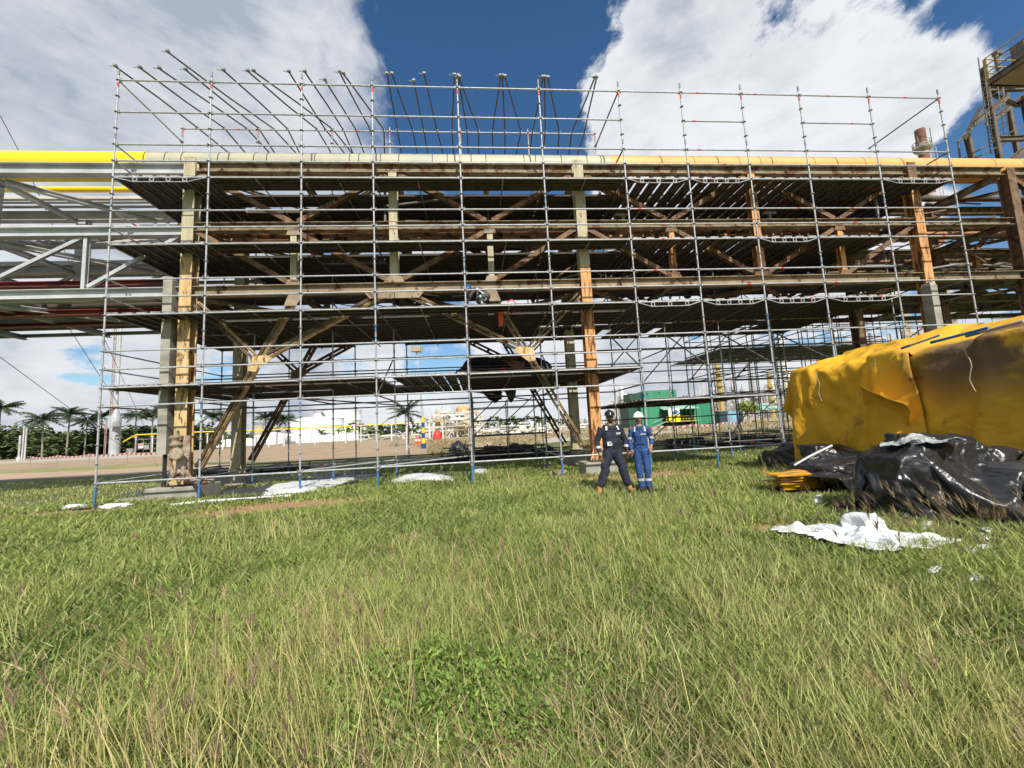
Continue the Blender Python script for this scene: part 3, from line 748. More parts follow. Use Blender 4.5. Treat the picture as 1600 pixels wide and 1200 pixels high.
def palm(p, h, cr, lab, grp='palms along the far edge of the site', nf=26, wd=.85):
    o = thing('palm_tree', lab, 'palm tree', p, grp)
    b = MB(); lean = random.uniform(-.3, .3)
    b.path([(0, 0, -.2), (lean*.2, 0, h*.3), (lean*.6, 0, h*.65), (lean, 0, h)], .2, 8, [h*.022, h*.02, h*.017, h*.013]); b.build('trunk', PALMT, o)
    b = MB(); top = Vector((lean, 0, h)); b.tube(top, top+Vector((0, 0, h*.1)), h*.018, 8, h*.01); top = top+Vector((0, 0, h*.08))
    for i in range(nf):
        frond(b, top, i*2.4+random.uniform(-.3, .3), random.choice((1.2, .9, .6, .35, .1)), cr*random.uniform(.85, 1.15), random.uniform(.25, .7), wd)
    b.build('crown', PALML, o)
palms = [(-6, 78, 9.5, 'palm cut by the left edge of the photo'), (66, 80, 7.2, 'lone pale-trunked palm at far left in front of the trees'), (104, 88, 8.6, 'tall full palm second from the left'), (132, 100, 7.6, 'dark palm left of the tall grey vessel'),
         (158, 106, 9.0, 'palm touching the left side of the grey vessel'), (209, 106, 8.8, 'palm just right of the grey vessel'), (236, 94, 7.6, 'palm above the yellow pipeline at left'), (258, 92, 8.4, 'palm left of the concrete post'),
         (330, 105, 7.6, 'small palm seen under the deck right of the ochre column'), (352, 110, 7.2, 'small palm left of the rear column'), (415, 120, 7.6, 'distant palm just right of the beige silo'), (433, 125, 7.2, 'distant palm left of the white tanks'),
         (445, 118, 6.6, 'low distant palm against the left white tank')]
for px, d, h, lab in palms: palm(gp(px, d), h, 3.4 if d < 100 else 3.6, lab)
p = gp(636, 50); palm(p, 3.6, 2.6, 'single ragged palm in the middle of the field', 'single palm', 18, .5)
b = MB()
for q in range(14): a = q*.45; b.tube((p.x-1.2+math.cos(a)*.2, p.y, .9+.3*math.sin(a*3)), (p.x-1.8-.6*math.cos(a*1.7), p.y-.3, 0), .05, 4)
tag(b.build('dead_fronds', pm('dry_frond', (.34, .29, .2), (.22, .18, .12), 3, .9)), 'heap of dry grey fronds leaning at the foot of the single palm', 'fronds')
for px, d, h, lab in ((500, 100, 2.6, 'young palm before the white tank, left one'), (503, 84, 1.9, 'tiny young palm lowest in front of the white wall'), (530, 100, 2.5, 'young palm before the right white tank'), (543, 96, 2.2, 'young palm beside the right tank')):
    palm(gp(px, d), h, 1.5, lab, 'young palms in front of the tanks', 12, .3)

def leaf_mass(b, c, rad, n, size, mis=(0,)):
    for _ in range(n):
        v = Vector((random.gauss(0, 1), random.gauss(0, 1), random.gauss(0, 1))).normalized()
        q = random.uniform(.55, 1.05); p = Vector(c)+Vector((v.x*rad[0]*q, v.y*rad[1]*q, v.z*rad[2]*q))
        a = Vector((random.uniform(-1, 1), random.uniform(-1, 1), random.uniform(-.4, .4))).normalized()*size*random.uniform(.6, 1.4); e = a.cross(Vector((random.uniform(-1, 1), random.uniform(-1, 1), 1))).normalized()*size*random.uniform(.5, 1.1)
        b.m = random.choice(mis); b.add([p-a-e, p+a-e*.6, p+a*.8+e, p-a*.7+e*.9], [(0, 1, 2, 3)])
LEAF2 = pm('tree_leaves_light', (.11, .15, .035), (.06, .09, .02), .9, .7)
b = MB()
px = -60
while px < 320:
    d = random.uniform(98, 125); h = (8.2 if px < 60 else 6.2)*random.uniform(.75, 1.15); g = gp(px, d)
    leaf_mass(b, g+Vector((0, 0, h*.5)), (random.uniform(3, 5.5), 3.5, h*.52), 330, .42, (0, 0, 1)); px += random.uniform(4, 8)
tag(b.build('woodland', [LEAF, LEAF2]), 'dense belt of dark green trees at far left', 'trees', kind='stuff')
b = MB(); px = 320
while px < 900:
    if not (455 < px < 552 or 660 < px < 760):
        g = gp(px, random.uniform(190, 230)); h = random.uniform(4, 8); leaf_mass(b, g+Vector((0, 0, h*.5)), (7, 4, h*.5), 60, 1.0, (0, 1))
    px += random.uniform(8, 16)
tag(b.build('far_treeline', [LEAF, LEAF2]), 'thin far line of trees behind the tanks and pipework', 'trees', kind='stuff')

# tall grey vessel with thin stack
cw = cosw(179); g = gp(179, 92); v = thing('vent_stack', 'tall slim grey stack on a fat cylindrical base at far left', 'stack', g)
s1 = 92/F
b = MB(); b.lathe((0, 0, 0), [(9.6*s1*cw, 0), (9.4*s1*cw, 52*s1), (8.6*s1*cw, 58*s1), (3.2*s1*cw, 70*s1)], 28); b.build('base_drum', pm('vessel_grey', (.46, .48, .50), (.38, .40, .42), .5, .5), v)
b = MB(); b.tube((0, 0, 69*s1), (0, 0, 222*s1), 2.6*s1*cw, 14); b.build('stack_pipe', SILP, v)
b = MB()
for sx in (-5.2, -8.2): b.tube((sx*s1, -.2, 60*s1), (sx*s1, -.2, 218*s1), .09, 5)
for q in range(42): b.tube((-8.2*s1, -.2, (60+q*3.8)*s1), (-5.2*s1, -.2, (60+q*3.8)*s1), .06, 4)
for q in range(9): b.tube((-8.2*s1, -.2, (60+q*17)*s1), (-5.2*s1, -.2, (68+q*17)*s1), .05, 4)
for sx in (-10.6, -12.6): b.tube((sx*s1, -.4, 0), (sx*s1, -.4, 56*s1), .09, 5)
for q in range(16): b.tube((-12.6*s1, -.4, q*3.5*s1), (-10.4*s1, -.4, q*3.5*s1), .08, 4)
b.build('ladder', [pm('ladder_rust', (.42, .30, .25), (.3, .2, .16), 2, .7)], v)
b = MB(); zc = 43*s1
b.box((9*s1, -1.2, zc), (2.2, 1.6, .12))
for q in range(5): b.tube((8.2*s1+q*.3-.1, -2, zc), (8.2*s1+q*.3-.1, -2, zc+1), .06, 4)
b.tube((8*s1, -2, zc+1), (8*s1+1.5, -2, zc+1), .05, 4); b.box((1*s1, 0, 100*s1), (2.0, 2.0, .3)); b.build('gallery', SILVD, v)
b = MB(); b.tube((0, 0, 222*s1), (0, 0, 226*s1), 3.4*s1, 10); b.m = 1; b.tube((0, 0, 226*s1), (0, 0, 229*s1), 2.2*s1, 8); b.build('stack_tip', [DARKM, ORNG], v)
# stencilled dark lettering on the drum (illegible in the photo: short dark strokes)
b = MB()
for r0, row in ((27, 'AFI'), (22, 'FA')):
    for q, chh in enumerate(row):
        cu = bpy.data.curves.new('t', 'FONT'); cu.body = chh; cu.size = .72; cu.extrude = .01
        t_o = bpy.data.objects.new('t', cu); me_ = t_o.to_mesh(); an = -math.pi/2 + (q-1.2)*.34 + 1.0
        rr_ = 9.55*s1*cw+.02; M = Matrix.Translation((rr_*math.cos(an), rr_*math.sin(an), r0*s1)) @ Matrix.Rotation(an+math.pi/2, 4, 'Z') @ Matrix.Rotation(math.pi/2, 4, 'X')
        b.add([M @ vv.co for vv in me_.vertices], [tuple(pp_.vertices) for pp_ in me_.polygons]); t_o.to_mesh_clear(); bpy.data.objects.remove(t_o); bpy.data.curves.remove(cu)
b.build('lettering', DARKM, v)

# storage tanks
def tank(px, d, rpx, hpx, lab, mt, roof=.12, stairs=False):
    g = gp(px, d); s_ = d/F; o = thing('storage_tank', lab, 'tank', g, 'storage tanks'); r0 = rpx*s_*cosw(px); h = hpx*s_
    b = MB(); b.lathe((0, 0, 0), [(r0, 0), (r0, h*.34), (r0*1.004, h*.345), (r0, h*.35), (r0, h*.67), (r0*1.004, h*.675), (r0, h*.68), (r0, h)], 48, caps=False); b.build('shell', mt, o)
    b = MB(); b.lathe((0, 0, 0), [(r0*1.01, h), (r0*.5, h+r0*roof*.7), (.05, h+r0*roof)], 48); b.build('roof', mt, o)
    b = MB()
    for q in range(30):
        an = q*2*math.pi/30; b.tube((r0*math.cos(an), r0*math.sin(an), h), (r0*math.cos(an), r0*math.sin(an), h+1), .06, 4)
    b.path([(r0*math.cos(q*math.pi/24), r0*math.sin(q*math.pi/24), h+1) for q in range(49)], .05, 4)
    if stairs:
        for q in range(26):
            an = -1.9+q*.035; rr_ = r0+.5; z_ = h*(1-q/26); b.box((rr_*math.cos(an), rr_*math.sin(an), z_), (1.1, 1.1, .12)); b.tube((rr_*math.cos(an)*1.02, rr_*math.sin(an)*1.02, z_), (rr_*math.cos(an)*1.02, rr_*math.sin(an)*1.02, z_+1.1), .06, 4)
    b.build('roof_rail', SILVD if not stairs else OLIVE, o)
WT = pm('tank_white', (.82, .82, .80), (.76, .76, .74), .12, .5)
tank(497, 200, 42, 33, 'broad white tank with low cone roof seen between scaffold tubes', WT)
tank(528, 235, 38, 41, 'white tank with brown zigzag stair, behind the broad one', WT, stairs=True)
tank(404, 150, 8, 30, 'small beige silo beside the rear column', pm('tank_beige', (.45, .38, .26), (.38, .32, .22), .3, .6), .1)
tank(428, 150, 30, 12, 'very low white dome left of the white wall', WT, .25)
def fbox(name, lab, cat, px0, px1, d, ztop, th, mt, grp=None, z0=0, d1=None):
    a, c = gp(px0, d), gp(px1, d1 or d); dr = (c-a); L = dr.length; o = MB(); M = Matrix.Rotation(math.atan2(dr.y, dr.x), 3, 'Z')
    nn_ = Vector((-dr.y, dr.x, 0)).normalized()
    mid = (a+c)/2+nn_*th/2
    o.box((0, 0, (z0+ztop)/2), (L, th, ztop-z0), M); me = o
    return me, mid, L, M, lab, name, cat, mt, grp
def wall(px0, px1, d, h, th, mt, name, lab, cat, post=None, d1=None):
    me, mid, L, M, *_ = fbox(name, lab, cat, px0, px1, d, h, th, mt, d1=d1)
    if post:
        me.m = 1
        n = int(L/post)
        for q in range(n+1): me.box(M @ Vector((-L/2+q*L/n, -th/2-.05, h/2+.2)), (.14, .14, h+.4), M)
    tag(me.build(name, [mt, SILVD], None, mid), lab, cat)
wall(395, 560, 135, 3.2, .4, WT, 'bund_wall', 'long white wall in front of the tanks', 'wall', 3.5)
wall(262, 400, 128, 2.4, .4, WT, 'site_wall', 'low white wall behind the yellow pipeline at left', 'wall', 5)

# yellow pipeline on supports
b = MB(); pts = []
for px, z_, d in ((192, 2.6, 84), (200, 3.2, 84), (212, 3.9, 84), (290, 3.9, 84), (420, 3.6, 86), (560, 3.6, 88), (660, 3.6, 90)): g = gp(px, d); pts.append((g.x, g.y, z_))
b.path(pts, .13, 8); o = b.build('pipeline', YEL); tag(o, 'long yellow pipeline on posts crossing the far field', 'pipeline')
for px in list(range(212, 290, 26))+list(range(300, 660, 24)):
    b = MB(); g = gp(px, 84 if px < 290 else 87); b.tube((g.x, g.y, 0), (g.x, g.y, 3.6), .12, 6); b.box((g.x, g.y, 3.42), (.5, .5, .1)); b.build('support_post', WHITE, o)
b = MB()
for px in list(range(212, 262, 12)):
    g = gp(px, 82); b.tube((g.x, g.y, 0), (g.x, g.y, 2.9), .07, 5)
for z_ in (1.0, 2.0, 2.9): b.tube(gp(210, 82)+Vector((0, 0, z_)), gp(262, 82)+Vector((0, 0, z_)), .05, 5)
b.m = 1; g = gp(220, 81); b.box((g.x, g.y, 1.6), (.9, .05, .9)); b.m = 2; b.box((g.x, g.y-.03, 1.8), (.8, .03, .3)); g = gp(229, 81); b.m = 0; b.box((g.x, g.y, 1.3), (.9, .05, .9)); b.box((gp(205, 84).x, gp(205, 84).y, .6), (1.2, .8, 1.2))
tag(b.build('valve_cage', [SILVD, WHITE, REDT]), 'small pipe cage with red and white signs under the yellow pipeline', 'pipe cage')
# three pale vent pipes by the trees
for n_, (px, hh, lab) in enumerate(((30, 4.6, 'pale post with round foot at the far left, leftmost of three'), (35, 6.0, 'pale thin post at the far left, middle of three'), (39, 6.0, 'pale thin post at the far left, rightmost of three'))):
    g = gp(px, 74); b = MB(); b.tube((0, 0, 0), (0, 0, hh), .13 if n_ else .16, 8)
    if n_ == 0: b.lathe((0, 0, 0), [(.35, 0), (.35, .5), (.18, .8)], 10)
    tag(b.build('vent_post', SILP, None, g), lab, 'post', 'vent posts')

# process skid with orange vessels
UW = pm('unit_white', (.72, .70, .64), (.56, .54, .48), 1, .6); UT = pm('unit_tan', (.50, .42, .27), (.36, .30, .2), 1, .7); UR = pm('unit_rust', (.36, .26, .17), (.22, .16, .1), 1, .7)
def unit(px0, px1, hpx, d, lab, seed, mts=(UW, UT, SILVD), depth=8, dens=1.0, name='process_unit', step=2.6, lift=3.0):
    r = random.Random(seed); s_ = d/F; a, c = gp(px0, d), gp(px1, d); dr = c-a; L = dr.length; dr.normalize(); nn_ = Vector((-dr.y, dr.x, 0))
    o = thing(name, lab, 'process unit', a); H = hpx*s_
    M = Matrix.Rotation(math.atan2(dr.y, dr.x), 3, 'Z')
    def W(u, v_, z): return dr*u+nn_*v_+Vector((0, 0, z))
    b = MB(); nx = max(1, int(L/step)); nz = max(1, int(H/lift)); tops = [H*r.uniform(.35, 1) for _ in range(nx+1)]; tops[r.randrange(nx+1)] = H
    for i in range(nx+1):
        for v_ in (0, depth*.5, depth): b.m = r.choice((0, 0, 2)); hh = tops[i]*r.uniform(.8, 1); b.box(W(L*i/nx, v_, hh/2), (.22*s_*3, .22*s_*3, hh), M)
    for k in range(nz+1):
        z = H*k/nz
        for i in range(nx):
            if min(tops[i], tops[i+1]) >= z-.5:
                for v_ in (0, depth):
                    b.m = r.choice((0, 1, 2)); b.box(W(L*(i+.5)/nx, v_, z), (L/nx, .3, .26), M)
                    if r.random() < .5: b.tube(W(L*i/nx, v_, z+1.1), W(L*(i+1)/nx, v_, z+1.1), .06, 4)
                if r.random() < .35: b.tube(W(L*i/nx, 0, z), W(L*(i+1)/nx, 0, z+H/nz), .09, 4)
    b.build('frame', list(mts), o)
    b = MB()
    for _ in range(int(26*dens)):
        b.m = r.choice((0, 0, 1, 2)); u = r.uniform(0, L); v_ = r.uniform(-.5, depth); z = r.uniform(.2, .8)*H*r.uniform(.3, 1); q = r.uniform(.08, .3)
        if r.random() < .55: b.tube(W(u, v_, z), W(min(L, u+r.uniform(1, 6)), v_, z), q, 6)
        elif r.random() < .6: b.tube(W(u, v_, 0), W(u, v_, z+1), q, 6)
        else: b.path([W(u, v_, 0), W(u, v_, z), W(u+r.uniform(-2, 2), v_, z+.4), W(u+r.uniform(-2, 2), v_, z+1.5)], q*.8, 6)
    b.build('piping', list(mts), o)
    b = MB()
    for _ in range(int(5*dens)):
        b.m = r.choice((0, 1, 1)); u = r.uniform(.05, .95)*L; hh = r.uniform(.15, .4)*H; q = r.uniform(.5, 1.3)*min(1.5, s_*4); z0 = r.choice((0, 0, H*.3, H*.5))
        if z0+hh > H: z0 = 0
        b.lathe(W(u, depth*.4, z0), [(q, 0), (q, hh*.9), (q*.6, hh), (q*.15, hh*1.04)], 12)
    b.build('vessel', list(mts), o)
    return o
unit(660, 750, 56, 80, 'white pipe skid around the orange vessel ends', 1, (UW, UT, UW), dens=3.2, step=2.0, lift=2.0)
unit(735, 862, 22, 88, 'low bright pipework right of the orange vessels, seen under the deck', 2, (UW, UW, SILVD), dens=3)
unit(560, 650, 9, 105, 'low pipes behind the single palm', 3, (UW, SILVD, UT), dens=1.5)
def hvessel(px, py, rpx, d, lab, L=4):
    c = PD(px, py, d); s_ = d/F; r0 = rpx*s_; vw = Vector((c.x-CAM.x, c.y-CAM.y, 0)).normalized()
    o = thing('horizontal_vessel', lab, 'vessel', c, 'orange horizontal vessels', math.atan2(vw.y, vw.x)+.12)
    b = MB(); b.lathe((0, 0, 0), [(.05, -.3*r0), (r0*.6, -.22*r0), (r0*.97, 0), (r0, .2*r0), (r0, L), (r0*.6, L+.3*r0)], 26, 'x'); b.build('shell', pm('vessel_orange', (.62, .40, .17), (.50, .29, .11), .6, .6), o)
    b = MB(); b.lathe((-.30*r0, 0, 0), [(r0*.28, -.25), (r0*.28, .2)], 14, 'x'); b.build('manway', UW, o)
    b = MB()
    for xx in (.6, L-.8): b.box((xx, 0, -r0*.5-c.z/2), (.4, r0*1.4, c.z-r0*.1))
    b.build('saddle', UW, o)
hvessel(689, 664, 8.0, 86, 'orange round-ended vessel near the ground by the striped lamp post')
hvessel(724, 642, 9.5, 93, 'orange round-ended vessel higher up behind the scaffold standard')
b = MB(); g = gp(683, 74); b.lathe((0, 0, 0), [(.75, 0), (.75, .9), (.5, 1.6), (.2, 1.7)], 12); tag(b.build('red_drum', pm('red_drum', (.62, .05, .03), (.5, .04, .03), 1, .5), None, g), 'red drum in front of the lower orange vessel', 'drum')
for px, lab in ((650, 'traffic cone left of the striped lamp post'), (655, 'second traffic cone close to the striped lamp post')):
    g = gp(px, 52); b = MB(); b.box((0, 0, .03), (.5, .5, .06)); b.lathe((0, 0, .06), [(.2, 0), (.16, .35)], 10); b.m = 1; b.lathe((0, 0, .41), [(.16, 0), (.12, .25)], 10); b.m = 0; b.lathe((0, 0, .66), [(.12, 0), (.05, .45)], 10)
    tag(b.build('traffic_cone', [pm('cone_red', (.75, .10, .04), (.6, .08, .03), 3, .5), WHITE], None, g), lab, 'cone', 'traffic cones')
b = MB(); g = gp(635, 36); b.tube((0, 0, 0), (0, 0, 2.0), .05, 6); tag(b.build('marker_post', WHITE, None, g), 'slim white post standing in the stubble near the single palm', 'post')

# lamp post with yellow and blue striped foot
g = PZ(662, 701); lp = thing('lamp_post', 'tall lamp post with a blue and yellow striped foot', 'lamp post', (g.x, g.y, 0))
top = PY(650, 548, g.y); b = MB(); b.tube((0, 0, 2.9), (top.x-g.x+.05, 0, top.z), .09, 8, .05); b.build('pole', SILP, lp)
b = MB()
for q in range(6): b.m = q % 2; b.tube((0, 0, q*.48), (0, 0, (q+1)*.48), .15 if q else .24, 10)
b.build('striped_foot', [pm('stripe_blue', (.03, .07, .28), None, 4, .5), YEL], lp)
b = MB(); b.box((top.x-g.x, -.1, top.z+.15), (.9, .5, .5)); b.box((top.x-g.x+.2, .3, top.z+.1), (.7, .4, .4)); b.build('lamp_head', UT, lp)

# green site buildings
GR = pm('green_cladding', (.045, .27, .15), (.035, .22, .12), .4, .5, stretch=(3, 3, .3)); GRD = pm('dark_green', (.015, .07, .045), None, 1, .6); GRL = pm('pale_green_roof', (.30, .48, .38), (.25, .42, .33), .3, .5)
D0 = 96; s1 = D0/F
gb_ = gp(985, D0); gd = (gp(1115, D0)-gb_).normalized(); gn = Vector((-gd.y, gd.x, 0)); ang = math.atan2(gd.y, gd.x)
bl = thing('green_building', 'two-level green cladded site building with porch and outside stair', 'building', gb_, None, ang)
def gpx(px): return (px-985)*s1*1.0/(math.cos(0)) 
def G(b, px0, px1, v0, v1, z0, z1): b.bb(gpx(px0), gpx(px1), v0, v1, z0, z1)
def corr(b, px0, px1, v, z0, z1, st=.55):
    x = gpx(px0)
    while x < gpx(px1)-.3: b.bb(x, x+.22, v-.06, v, z0, z1); x += st
b = MB(); G(b, 1003, 1034, 0, 9, 0, 5.6); corr(b, 1003, 1034, 0, 0, 5.6); G(b, 1085, 1113, 0, 9, 0, 5.0); corr(b, 1085, 1113, 0, 0, 5.0); G(b, 1034.01, 1084.99, 3.5, 9, 0, 4.6); b.m = 1; G(b, 986, 1002.9, 1.5, 9, 0, 5.2)
b.build('ground_floor', [GR, GRD], bl)
b = MB(); G(b, 1012, 1063, 1, 8, 5.65, 8.6); corr(b, 1012, 1063, 1, 5.65, 8.6); b.m = 1; G(b, 991, 1011.9, 2, 8, 5.65, 8.2)
for x in (1016, 1035, 1055): G(b, x, x+1.6, .9, 1, 7.6, 8.1)
b.build('upper_storey', [GR, GRD], bl)
b = MB(); b.add([(gpx(1032), -2.2, 3.9), (gpx(1087), -2.2, 3.9), (gpx(1087), 3.6, 5.2), (gpx(1032), 3.6, 5.2), (gpx(1032), -2.2, 3.75), (gpx(1087), -2.2, 3.75), (gpx(1087), 3.6, 5.0), (gpx(1032), 3.6, 5.0)], [(0, 1, 2, 3), (7, 6, 5, 4), (0, 4, 5, 1), (1, 5, 6, 2), (3, 2, 6, 7), (0, 3, 7, 4)]); b.build('porch_roof', GRL, bl)
b = MB(); G(b, 1034, 1085, -2, 3.4, .9, 1.1)
for q in range(12): G(b, 1036+q*4.3, 1036.5+q*4.3, -2, -1.9, 1.1, 2.2)
for z_ in (1.6, 2.2): G(b, 1036, 1084, -2, -1.9, z_-.05, z_)
b.build('porch_deck', [pm('porch_yellow', (.5, .42, .08), None, 2, .6)], bl)
b = MB()
for q in range(7): b.box((gpx(1034)-q*.36, -1.4, 1.0-q*.15), (.38, 1.2, .06))
for sy in (-2, -.8): b.tube((gpx(1034), sy, 2.0), (gpx(1034)-2.4, sy, 1.0), .06, 5); b.tube((gpx(1034), sy, 1.0), (gpx(1034)-2.4, sy, 0), .09, 5)
b.build('stair', GRL, bl)
b = MB()
for q in range(6): G(b, 1042+q*7, 1046+q*7, 3.42, 3.49, 1.4, 3.2)
b.build('window', pm('dark_glass', (.02, .03, .03), None, 1, .15), bl)
b = MB(); x0 = gpx(1039); b.bb(x0, x0+2.6, -2.4, -2.34, .9, 2.5); b.m = 1; b.bb(x0, x0+2.6, -2.4, -2.34, 2.502, 4.0); b.m = 2; b.plate([(x0+.5, -2.43, 2.6), (x0+1.6, -2.43, 3.7), (x0+2.3, -2.43, 3.3), (x0+1.9, -2.43, 2.7)], .02)
o = b.build('banner', [pm('banner_yellow', (.85, .78, .02), None, 1, .5), pm('banner_white', (.7, .75, .8), None, 1, .5), pm('banner_blue', (.06, .12, .4), None, 1, .5)], None, gb_); o.rotation_euler.z = ang; tag(o, 'yellow, white and blue banner hanging on the green building porch', 'banner')
for px0, px1, mt, lab in ((1120, 1130, pm('navy_box', (.04, .06, .09), None, 1, .5), 'dark navy container right of the green building'), (1131, 1154, pm('light_blue_box', (.28, .50, .70), None, .5, .5), 'light blue container right of the green building')):
    a, c = gp(px0, 92), gp(px1, 92); b = MB(); M = Matrix.Rotation(ang, 3, 'Z'); L = (c-a).length; b.box((0, 0, 1.35), (L, 2.6, 2.6), M)
    for q in range(int(L/.5)): b.box(M @ Vector((-L/2+.25+q*.5, -1.33, 1.35)), (.2, .06, 2.4), M)
    b.box((0, 0, 2.7), (L+.1, 2.7, .1), M)
    tag(b.build('container', mt, None, (a+c)/2), lab, 'container', 'containers')
g = gp(1194, 88); o = thing('green_shelter', 'open shelter with pale green hipped roof left of the yellow tarp', 'shelter', g)
b = MB(); r0 = 3.6; b.add([(-r0, -r0, 2.5), (r0, -r0, 2.5), (r0, r0, 2.5), (-r0, r0, 2.5), (-.6, 0, 4.0), (.6, 0, 4.0)], [(0, 1, 5, 4), (1, 2, 5), (2, 3, 4, 5), (3, 0, 4), (3, 2, 1, 0)]); b.build('roof', GRL, o)
b = MB()
for sx in (-3, 3):
    for sy in (-3, 3): b.tube((sx, sy, 0), (sx, sy, 2.5), .1, 6)
b.build('post', SILVD, o)
g = gp(1168, 84); o = thing('broad_tree', 'small bright yellow-green tree beside the blue container', 'tree', g); b = MB(); b.tube((0, 0, 0), (0, 0, 2.2), .16, 7, .1); b.tube((0, 0, 1.6), (.9, 0, 2.8), .08, 5, .04); b.tube((0, 0, 1.5), (-.9, .2, 2.9), .08, 5, .04); b.build('trunk', PALMT, o)
b = MB()
for c, rr_ in (((-1.2, 0, 3.2), 1.1), ((.3, .2, 3.7), 1.3), ((1.4, -.2, 3.0), 1.0), ((0, -.6, 2.8), 1.1)): leaf_mass(b, c, (rr_, rr_, rr_*.8), 260, .16)
b.build('crown', YLEAF, o)
g = gp(1076, 118); o = thing('dark_tree', 'dark rounded tree top just above the green roof', 'tree', g); b = MB(); b.tube((0, 0, 0), (0, 0, 5), .2, 6); b.build('trunk', PALMT, o); b = MB()
for q in range(4): leaf_mass(b, (q*1.6-2.4, 0, 6.6+.4*math.sin(q*2)), (1.5, 1.4, 1.2), 160, .22)
b.build('crown', LEAF, o)

# refinery skyline
UGR = pm('unit_grey', (.34, .34, .33), (.22, .22, .22), 1, .6); UYL = pm('unit_ochre', (.46, .34, .10), (.32, .24, .09), 1, .7)
unit(955, 990, 58, 150, 'pale process unit between the orange column and the green building', 11, (UW, UT, UGR), dens=2, step=3, lift=4)
unit(1098, 1165, 62, 160, 'cluttered refinery block right of the green building', 12, (UGR, UR, UW), 14, 3.0, step=3, lift=4)
unit(1160, 1235, 66, 170, 'grey refinery block behind the scaffold at right', 13, (UGR, UW, UR), 14, 3.0, step=4, lift=5)
unit(1232, 1330, 60, 165, 'refinery block with pale vessels seen left of the tarp ridge', 14, (UW, UGR, UT), 14, 2.4, step=4, lift=5)
unit(862, 955, 20, 120, 'low refinery pipework behind the orange column', 15, (UW, UGR, UT), 10, 2, step=4, lift=3)
unit(1290, 1480, 120, 70, 'steel access structure full of pipes behind the right end of the rack', 16, (UT, UGR, UW), 12, 4, step=3.2, lift=2.6)
unit(1440, 1640, 210, 60, 'tall rusty pipe structure behind the right end of the rack', 17, (UR, UT, UGR), 14, 5, step=3.0, lift=2.6)
def column_far(px, ptop, wpx, d, lab, mt, plats=3, mp=UGR):
    g = gp(px, d); s_ = d/F; hy = 668+(800-px)*.0508; h = (hy-ptop)*s_+1.5; r0 = wpx/2*s_*cosw(px)
    o = thing('distillation_column', lab, 'column', g, 'refinery columns'); b = MB(); b.lathe((0, 0, 0), [(r0, 0), (r0, h*.7), (r0*.85, h*.73), (r0*.85, h-r0*.5), (r0*.5, h-.1), (.05, h)], 18); b.build('shell', mt, o)
    b = MB()
    for q in range(plats):
        z = h*(.35+.6*q/plats); b.lathe((0, 0, 0), [(r0, z-.1), (r0*1.9, z), (r0*1.9, z+.15), (r0, z+.15)], 14); b.path([(r0*1.9*math.cos(a*.524), r0*1.9*math.sin(a*.524), z+1.2) for a in range(13)], .07, 4)
        for a in range(8): b.tube((r0*1.9*math.cos(a*.785), r0*1.9*math.sin(a*.785), z), (r0*1.9*math.cos(a*.785), r0*1.9*math.sin(a*.785), z+1.2), .06, 4)
    b.tube((-r0*1.3, -r0*.6, 0), (-r0*1.3, -r0*.6, h*.95), .15, 5); b.build('gallery', mp, o)
column_far(1129, 560, 9, 155, 'ochre column with galleries, tallest of the left refinery block', UYL, 6, UYL)
column_far(1116, 566, 4, 158, 'thin grey column just left of the ochre one', UW, 2)
column_far(1150, 585, 6, 165, 'short pale column right of the ochre one', UW, 2)
column_far(1180, 565, 10, 175, 'wide grey column with flat top above the second refinery block', UGR, 1)
column_far(1234, 522, 13, 150, 'tall white column seen left of the yellow tarp', UW, 3)
column_far(1208, 580, 8, 170, 'ochre topped column behind the dense standards', UYL, 2, UYL)
column_far(975, 603, 6, 150, 'pale column above the unit beside the orange steel column', UW, 2)
for px, ptop, lab in ((1098, 548, 'thin lattice mast above the green building, left one'), (1104, 552, 'thin lattice mast above the green building, right one')):
    g = gp(px, 140); s_ = 140/F; h = (652-ptop)*s_; b = MB()
    for sx, sy in ((-.3, 0), (.3, 0), (0, .5)): b.tube((sx, sy, 0), (sx, sy, h), .07, 4)
    for q in range(int(h/1.2)): b.tube((-.3, 0, q*1.2), (.3, 0, q*1.2+1.2), .04, 4); b.tube((.3, 0, q*1.2), (0, .5, q*1.2+1.2), .04, 4)
    tag(b.build('mast', UW, None, g), lab, 'mast', 'lattice masts')

# red and white barrier tape on stakes
def tape(pts, lab):
    o = thing('barrier_tape', lab, 'barrier tape', (pts[0].x, pts[0].y, 0)); base = Vector((pts[0].x, pts[0].y, 0)); b = MB(); k = 0; st = MB()
    for a, c in zip(pts[:-1], pts[1:]):
        L = (c-a).length; n = max(2, int(L/.34)); z_ = lambda q: .95-.16*math.sin(math.pi*q)
        for q in range(n):
            p0, p1 = a.lerp(c, q/n)-base, a.lerp(c, (q+1)/n)-base; b.m = k % 2; k += 1
            z0, z1 = z_(q/n), z_((q+1)/n); sl_ = (c-a).normalized()*.12
            b.add([p0+Vector((0, 0, z0-.09)), p1+Vector((0, 0, z1-.09)), p1+sl_+Vector((0, 0, z1+.09)), p0+sl_+Vector((0, 0, z0+.09)), p0+Vector((0, .004, z0-.09)), p1+Vector((0, .004, z1-.09)), p1+sl_+Vector((0, .004, z1+.09)), p0+sl_+Vector((0, .004, z0+.09))], [(0, 1, 2, 3), (7, 6, 5, 4)])
    b.build('tape_strip', [pm('faded_red_tape', (.42, .10, .10), None, 3, .6), pm('faded_white_tape', (.55, .53, .50), None, 3, .6)], o)
    for a in pts: st.tube(a-base, a-base+Vector((0, 0, 1.1)), .03, 5)
    st.build('stake', SILVD, o)
tape([gp(48, 44), gp(90, 42), gp(140, 40), (gp(200, 38)), gp(262, 36)], 'red and white barrier tape across the stubble at left')
